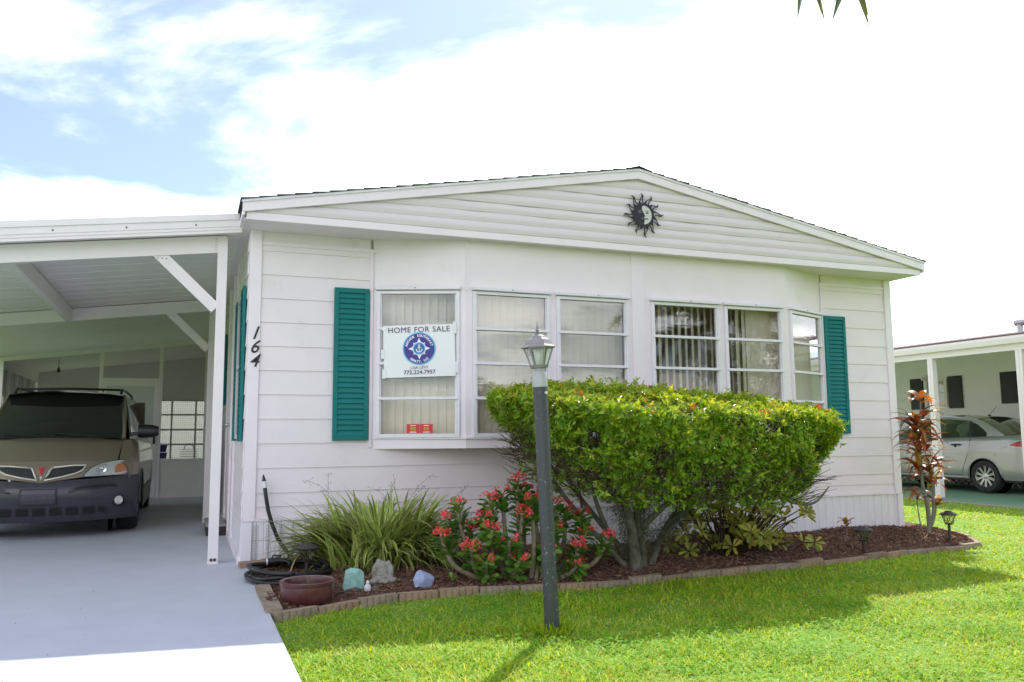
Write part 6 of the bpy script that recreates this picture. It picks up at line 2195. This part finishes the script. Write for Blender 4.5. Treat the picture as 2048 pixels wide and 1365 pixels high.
m = MB(); m.grid([[S3((-1 + 2 * i / 12) * .72, 4.44 + .04 * math.sin(PI * j / 6), .26 + .42 * j / 6) for i in range(13)] for j in range(7)]); m.build('front_bumper', SP, sedan, smooth='all')
m = MB(); m.box(SX - .75, SX + .75, SY + .3, SY + 4.2, SZ + .22, SZ + .26); m.build('underbody', BLACKP, sedan)
m = MB(); m.box(SX - .70, SX + .70, SY + .65, SY + 3.3, SZ + .70, SZ + .74); m.build('cabin_floor', BLACKP, sedan)
for sg in (1, -1):
    for t0 in (1.15, 2.05):
        m = MB(); m.obox(S3(.34 * sg, t0 + .05, .95), (.20, 0, 0), (0, .06, 0), (0, -.03, .22)); se = m.build('seat_back', mat('seat_grey', (.05, .05, .048), .8), sedan, bevel=.05)
        m = MB(); m.obox(S3(.34 * sg, t0 - .0, 1.23), (.12, 0, 0), (0, .05, 0), (0, -.01, .08)); m.build('head_rest', MATS['seat_grey'], se, bevel=.04)
m = MB(); m.tube([S3(0, 1.42, 1.455), S3(0, 1.46, 1.475)], .022, 8); an_ = m.build('antenna_base', BLACKP, sedan)
m = MB(); m.tube([S3(0, 1.44, 1.47), S3(0, 1.26, 1.66)], .004, 5); m.build('antenna', BLACKP, an_)
# ------------------------------------------------------------------ neighbouring home on the right
NBW = mat('neighbour_siding', (.88, .845, .84), .6, noise=.05, nscale=3)
NBT = mat('neighbour_trim', (.82, .77, .78), .5)
NSLAB = mat('green_concrete', (.16, .30, .20), .75, noise=.12, nscale=2, dirt=((.16, .24, .18), 1.5, .5, .8))
NEDGE = mat('old_concrete', (.33, .31, .26), .9, noise=.3, nscale=12, bump=.5, bscale=50)
NX = 15.65
m = MB(); m.box(11.62, NX, -2.0, 16.0, -.25, -.045)
ns_ = tag(m.build('neighbour_slab', NSLAB), kind='structure')
m = MB(); m.box(11.50, 11.617, -2.0, 16.0, -.25, -.05)
m.build('slab_kerb', NEDGE, ns_, bevel=.01)
nh = thing('neighbour_home', 'cream neighbouring mobile home with black shutters and carport posts', 'mobile home', (NX, 5, -.05))
zl2 = [2.96 - .205 * k for k in range(13)]
for a_, b_ in zip(zl2, zl2[1:]):
    m = MB(); m.prism([(NX - .014, b_), (NX - .003, a_ + .01), (NX + .02, a_ + .01), (NX + .02, b_)], lambda u, v, d_: (u, d_, v), -2.0, 16.0)
    m.build('siding_board', NBW, nh)
m = MB(); m.box(NX + .02, NX + 6.5, -2.0, 16.0, -.1, 2.95); m.build('wall', NBW, nh)
m = MB(); m.box(NX - .012, NX + .01, -2.0, 16.0, .30, .49); m.build('base_board', NBT, nh)
for k in range(44):               # lattice skirting
    y = 1.0 + k * .16
    for s in (-1, 1):
        m = MB(); m.bar((NX - .015 - .006 * s, y - .17 * s, -.05), (NX - .015 - .006 * s, y + .17 * s, .30), .010, .028, (1, 0, 0))
        m.build('lattice_slat', NBT, nh)
m = MB(); m.box(NX - .003, NX + .0, -2, 16, -.05, .30); m.build('skirting_back', mat('lattice_dark', (.12, .115, .10), .9), nh)
# roof over the carport: soffit, fascia gutter, roof edge
ex = 12.02
def eavz(y): return 2.43
m = MB(); m.prism([(ex, 2.46), (NX + .1, 2.96), (NX + .1, 3.0), (ex, 2.50)], lambda u, v, d_: (u, d_, v), -1.5, 15.5); m.build('carport_ceiling', NBW, nh)
m = MB(); m.box(ex - .03, ex + .03, -1.5, 15.5, 2.42, 2.56); m.build('eave_beam', NBT, nh, bevel=.004)
m = MB(); m.prism([(ex - .12, 2.53), (ex - .03, 2.52), (ex - .03, 2.66), (ex - .14, 2.65), (ex - .14, 2.61)], lambda u, v, d_: (u, d_, v), -1.55, 15.55); m.build('gutter', NBT, nh)
m = MB(); m.prism([(ex - .10, 2.645), (NX + 3.2, 3.55), (NX + 3.2, 3.59), (ex - .10, 2.685)], lambda u, v, d_: (u, d_, v), -1.55, 15.55); 
nroof = m.build('roof', mat('brown_shingle', (.16, .10, .095), .9, noise=.35, nscale=14, bump=.4, bscale=60), nh)
m = MB(); m.tube([(13.2, 2.75, 2.80), (13.2, 2.75, 3.0)], .05, 12); m.tube([(13.2, 2.82, 3.03), (13.2, 2.62, 3.03)], .065, 12); m.build('roof_vent', mat('vent_grey', (.45, .45, .46), .4, .5), nroof, smooth=True)
for y in (1.90, 3.62, 5.4, 7.2):
    m = MB(); m.box(ex - .03, ex + .08, y - .04, y + .07, -.05, 2.42); m.build('post', NBT, nh, bevel=.004)
    m = MB(); m.box(ex - .04, ex + .09, y + .01, y + .02, -.05, 2.42); m.build('post_groove', NBT, nh)
def nwin(y0, y1, z0, z1):
    m = MB()
    for b in ((y0, y0 + .08, z0, z1), (y1 - .08, y1, z0, z1), (y0 + .06, y1 - .06, z1 - .06, z1), (y0 + .06, y1 - .06, z0, z0 + .06), (y0 + .06, y1 - .06, (z0 + z1) / 2 - .02, (z0 + z1) / 2 + .02)):
        m.box(NX - .045, NX - .013, *b)
    w_ = m.build('window', NBT, nh, bevel=.003)
    m = MB(); m.box(NX - .026, NX - .024, y0 + .06, y1 - .06, z0 + .06, z1 - .06); m.build('pane', PANE, w_)
    k = int((y1 - y0) / .07)
    m = MB(); rows = []
    for zz in (z0 + .05, z1 - .05):
        rows.append([(NX - .019 + .004 * math.sin(q * 1.3), y0 + .05 + (y1 - y0 - .1) * q / 40, zz) for q in range(41)])
    m.grid(rows); m.build('curtain', mat('curtain_grey', (.62, .60, .55), .8), w_, smooth='all')
    for (a_, b_) in ((y1 + .03, y1 + .40), (y0 - .40, y0 - .03)):
        m = MB(); m.box(NX - .04, NX - .013, a_, b_, z0 - .03, z1 + .03); sh = m.build('shutter', mat('shutter_black', (.012, .012, .014), .5), nh, bevel=.004)
        lm = MB(); lm.box(NX - .052, NX - .041, a_ + .04, b_ - .04, -.012, .012); me = lm.mesh('louvre'); me.materials.append(MATS['shutter_black'])
        for q in range(14): inst('louvre', me, sh, (0, 0, z0 + .03 + q * (z1 - z0 - .06) / 13))
nwin(6.44, 7.06, 1.66, 2.33)
nwin(3.85, 4.70, 1.72, 2.33)
m = MB(); m.box(NX - .10, NX - .014, 6.95, 7.05, 2.36, 2.42); m.lathe([(.05, -.08), (.07, -.02), (.03, 0), (0, .01)], (NX - .1, 7.0, 2.38), 12); m.build('porch_light', NBT, nh)

# a low trimmed shrub row and trees beyond, glimpsed past the houses
TREEL = mat('tree_leaf', (.06, .12, .02), .5, island=[(.035, .08, .012), (.06, .13, .018), (.09, .17, .025), (.05, .10, .015)], trans=.3)
TRUNK = mat('tree_bark', (.16, .13, .10), .95, noise=.4, nscale=10, bump=.6)
def broad_tree(x, y, h, r, lab, group='trees beyond the homes'):
    t = thing('broadleaf_tree', lab, 'tree', (x, y, 0), group)
    m = MB(); m.tube([(x, y, -.2), (x + .1, y, h * .3), (x, y + .1, h * .55), (x + .1, y, h * .8)], [.20, .16, .12, .05], 10)
    for k in range(7):
        an = k * .9; z0_ = h * (.35 + .05 * k)
        m.tube([(x, y, z0_), (x + r * .4 * math.cos(an), y + r * .4 * math.sin(an), z0_ + h * .12), (x + r * .75 * math.cos(an), y + r * .75 * math.sin(an), z0_ + h * .2)], [.07, .05, .02], 6)
    m.build('trunk', TRUNK, t, smooth='all')
    n = 1500
    cen = rand_dirs(26) * rng.uniform(.35, .95, (26, 1)) * [r, r, h * .32] + [x, y, h * .68]
    wh = rng.integers(0, 26, n)
    P = cen[wh] + rng.normal(size=(n, 3)) * r * .17
    V, F = rosettes(P, rand_dirs(n) + [0, 0, .5], 5, .10, .22, .45, .9)
    mobj('crown', fast_mesh('crown', V, F, TREEL, 3), t)['kind'] = 'stuff'
    return t
FROND = mat('palm_frond', (.06, .10, .02), .5, island=[(.05, .085, .015), (.08, .13, .02), (.13, .15, .04), (.20, .17, .06)], trans=.25)
PTRUNK = mat('palm_trunk', (.22, .20, .17), .95, noise=.35, nscale=9, bump=.6, bscale=20)
def palm(x, y, h, lab, nfr=22, fl=2.6, lean=(0, 0), special=None, skip=None, group='palm trees'):
    t = thing('palm_tree', lab, 'palm tree', (x, y, 0), group)
    m = MB()
    pts = [(x + lean[0] * q * q, y + lean[1] * q * q, h * q) for q in [i / 14 for i in range(15)]]
    m.tube([(x, y, -.3)] + pts, [.19] + [(.17 if i % 2 else .155) * (1.0 - .25 * i / 14) for i in range(15)], 14)
    m.build('trunk', PTRUNK, t, smooth=40)
    top = Vector(pts[-1])
    fr = []
    for k in range(nfr):
        fr.append((2 * PI * k / nfr * 2.4 + random.uniform(-.2, .2), random.uniform(.1, 1.5), fl * random.uniform(.8, 1.05), random.uniform(1.2, 1.9)))
    if skip: fr = [f_ for f_ in fr if not (skip[0] < math.degrees(f_[0]) % 360 < skip[1])]
    if special: fr += special
    B, D, Nn, Ls = [], [], [], []
    m = MB()
    for az, ln, le, dr in fr:
        pts_, _, _, _ = arch(tuple(top), az, le, ln, dr, .01, 16)
        m.tube(pts_, [.022 * (1 - .85 * i / 16) for i in range(17)], 5)
        h_ = Vector((math.cos(az), math.sin(az), 0)); sd = Vector((-h_.y, h_.x, 0))
        for i in range(2, 16):
            for q in range(3):
                p_ = pts_[i].lerp(pts_[i + 1], q / 3)
                dv = (pts_[i + 1] - pts_[i]).normalized()
                s_ = math.sin(PI * min(1, (i / 16) * .85 + .15)) ** .6
                for sg in (-1, 1):
                    B.append(tuple(p_)); D.append(tuple(sd * sg * .8 + dv * .65 + Vector((random.gauss(0, .12), random.gauss(0, .12), -.35 + random.gauss(0, .18))))); Nn.append((0, 0, 1)); Ls.append(le * .20 * s_ * random.uniform(.8, 1.1))
    m.build('rachis', FROND, t, fix=False)
    B, D, Nn, Ls = map(np.array, (B, D, Nn.__class__(Nn), Ls))
    V, F = leaves(B, D, Nn.astype(float), Ls, np.full(len(Ls), .030), .2, .25, .35)
    mobj('fronds', fast_mesh('fronds', V, F, FROND, 3), t)['kind'] = 'stuff'
    return t
# the palm whose drooping frond tips reach into the top of the view
palm(2.45, -7.2, 4.50, 'palm tree on the front lawn with drooping fronds over the view', 18, 2.5, (0, 0), special=[(math.radians(93.5), 1.1, 3.8, 2.1), (math.radians(88.5), 1.1, 3.75, 2.1)], skip=(50, 135))
palm(11.6, -9.6, 3.7, 'palm tree by the street reflected in the fifth bow window pane', 34, 3.0, (-.3, .1))
palm(-4.9, 9.5, 4.42, 'palm tree behind the carport roof at the left edge', 18, 1.7, (0, 0))
broad_tree(25, -27, 6.5, 3.2, 'round leafy tree across the street beside the white home')
broad_tree(-6, -27, 7, 3.4, 'tall leafy tree across the street on the left')
broad_tree(3, -31, 7.5, 3.8, 'tall leafy tree behind the white home across the street')
broad_tree(26, -21, 7, 3.6, 'wide leafy tree far along the street')
rh = thing('rear_home', 'white home seen through the rear window of the screen room', 'mobile home', (-2, 20, 0))
m = MB(); m.box(-9.0, 3.5, 20.0, 27, -.1, 2.7); m.build('wall', NBT, rh)
for k in range(12):
    m = MB(); m.box(-9.0, 3.5, 19.985, 20.0, .3 + k * .2, .485 + k * .2); m.build('siding_board', NBT, rh)
m = MB(); m.prism([(-9.4, 2.7), (3.9, 2.7), (-2.7, 3.4)], lambda u, v, d_: (u, d_, v), 19.7, 27.2); m.build('roof', SHINGLE, rh)
# home across the street, seen mirrored in the window panes
ah = thing('street_home', 'white gabled home across the street mirrored in the window panes', 'mobile home', (7, -22, 0))
m = MB(); m.box(2.5, 10.0, -30, -21.5, 0, 2.7); m.build('wall', NBT, ah)
m = MB(); m.prism([(2.2, 2.7), (10.3, 2.7), (6.25, 3.6)], lambda u, v, d_: (u, d_, v), -30.2, -21.2); m.build('gable', NBT, ah)
for k in range(3):
    m = MB(); m.box(3.2 + k * 2.3, 4.6 + k * 2.3, -21.5, -21.46, 1.1, 2.3); w_ = m.build('window', NBT, ah)
    m = MB(); m.box(3.3 + k * 2.3, 4.5 + k * 2.3, -21.46, -21.45, 1.2, 2.2); m.build('pane', MATS['dark_pane'], w_)
m = MB(); m.prism([(2.0, 2.66), (6.25, 3.62), (6.25, 3.70), (2.0, 2.74)], lambda u, v, d_: (u, d_, v), -30.3, -21.1); m.prism([(10.5, 2.66), (6.25, 3.62), (6.25, 3.70), (10.5, 2.74)], lambda u, v, d_: (u, d_, v), -30.3, -21.1); m.build('roof', SHINGLE, ah)
bh = thing('street_home', 'low cream home across the street farther right', 'mobile home', (16, -23, 0))
m = MB(); m.box(13.5, 21, -31, -22, 0, 2.6); m.build('wall', NBW, bh)
m = MB(); m.prism([(13.1, 2.6), (21.4, 2.6), (17.25, 3.5)], lambda u, v, d_: (u, d_, v), -31.2, -21.7); m.build('roof', NBT, bh)
m = MB(); m.box(14.5, 17.5, -22, -21.96, .2, 2.3); m.build('garage_door', mat('grey_door', (.4, .4, .4), .6), bh)
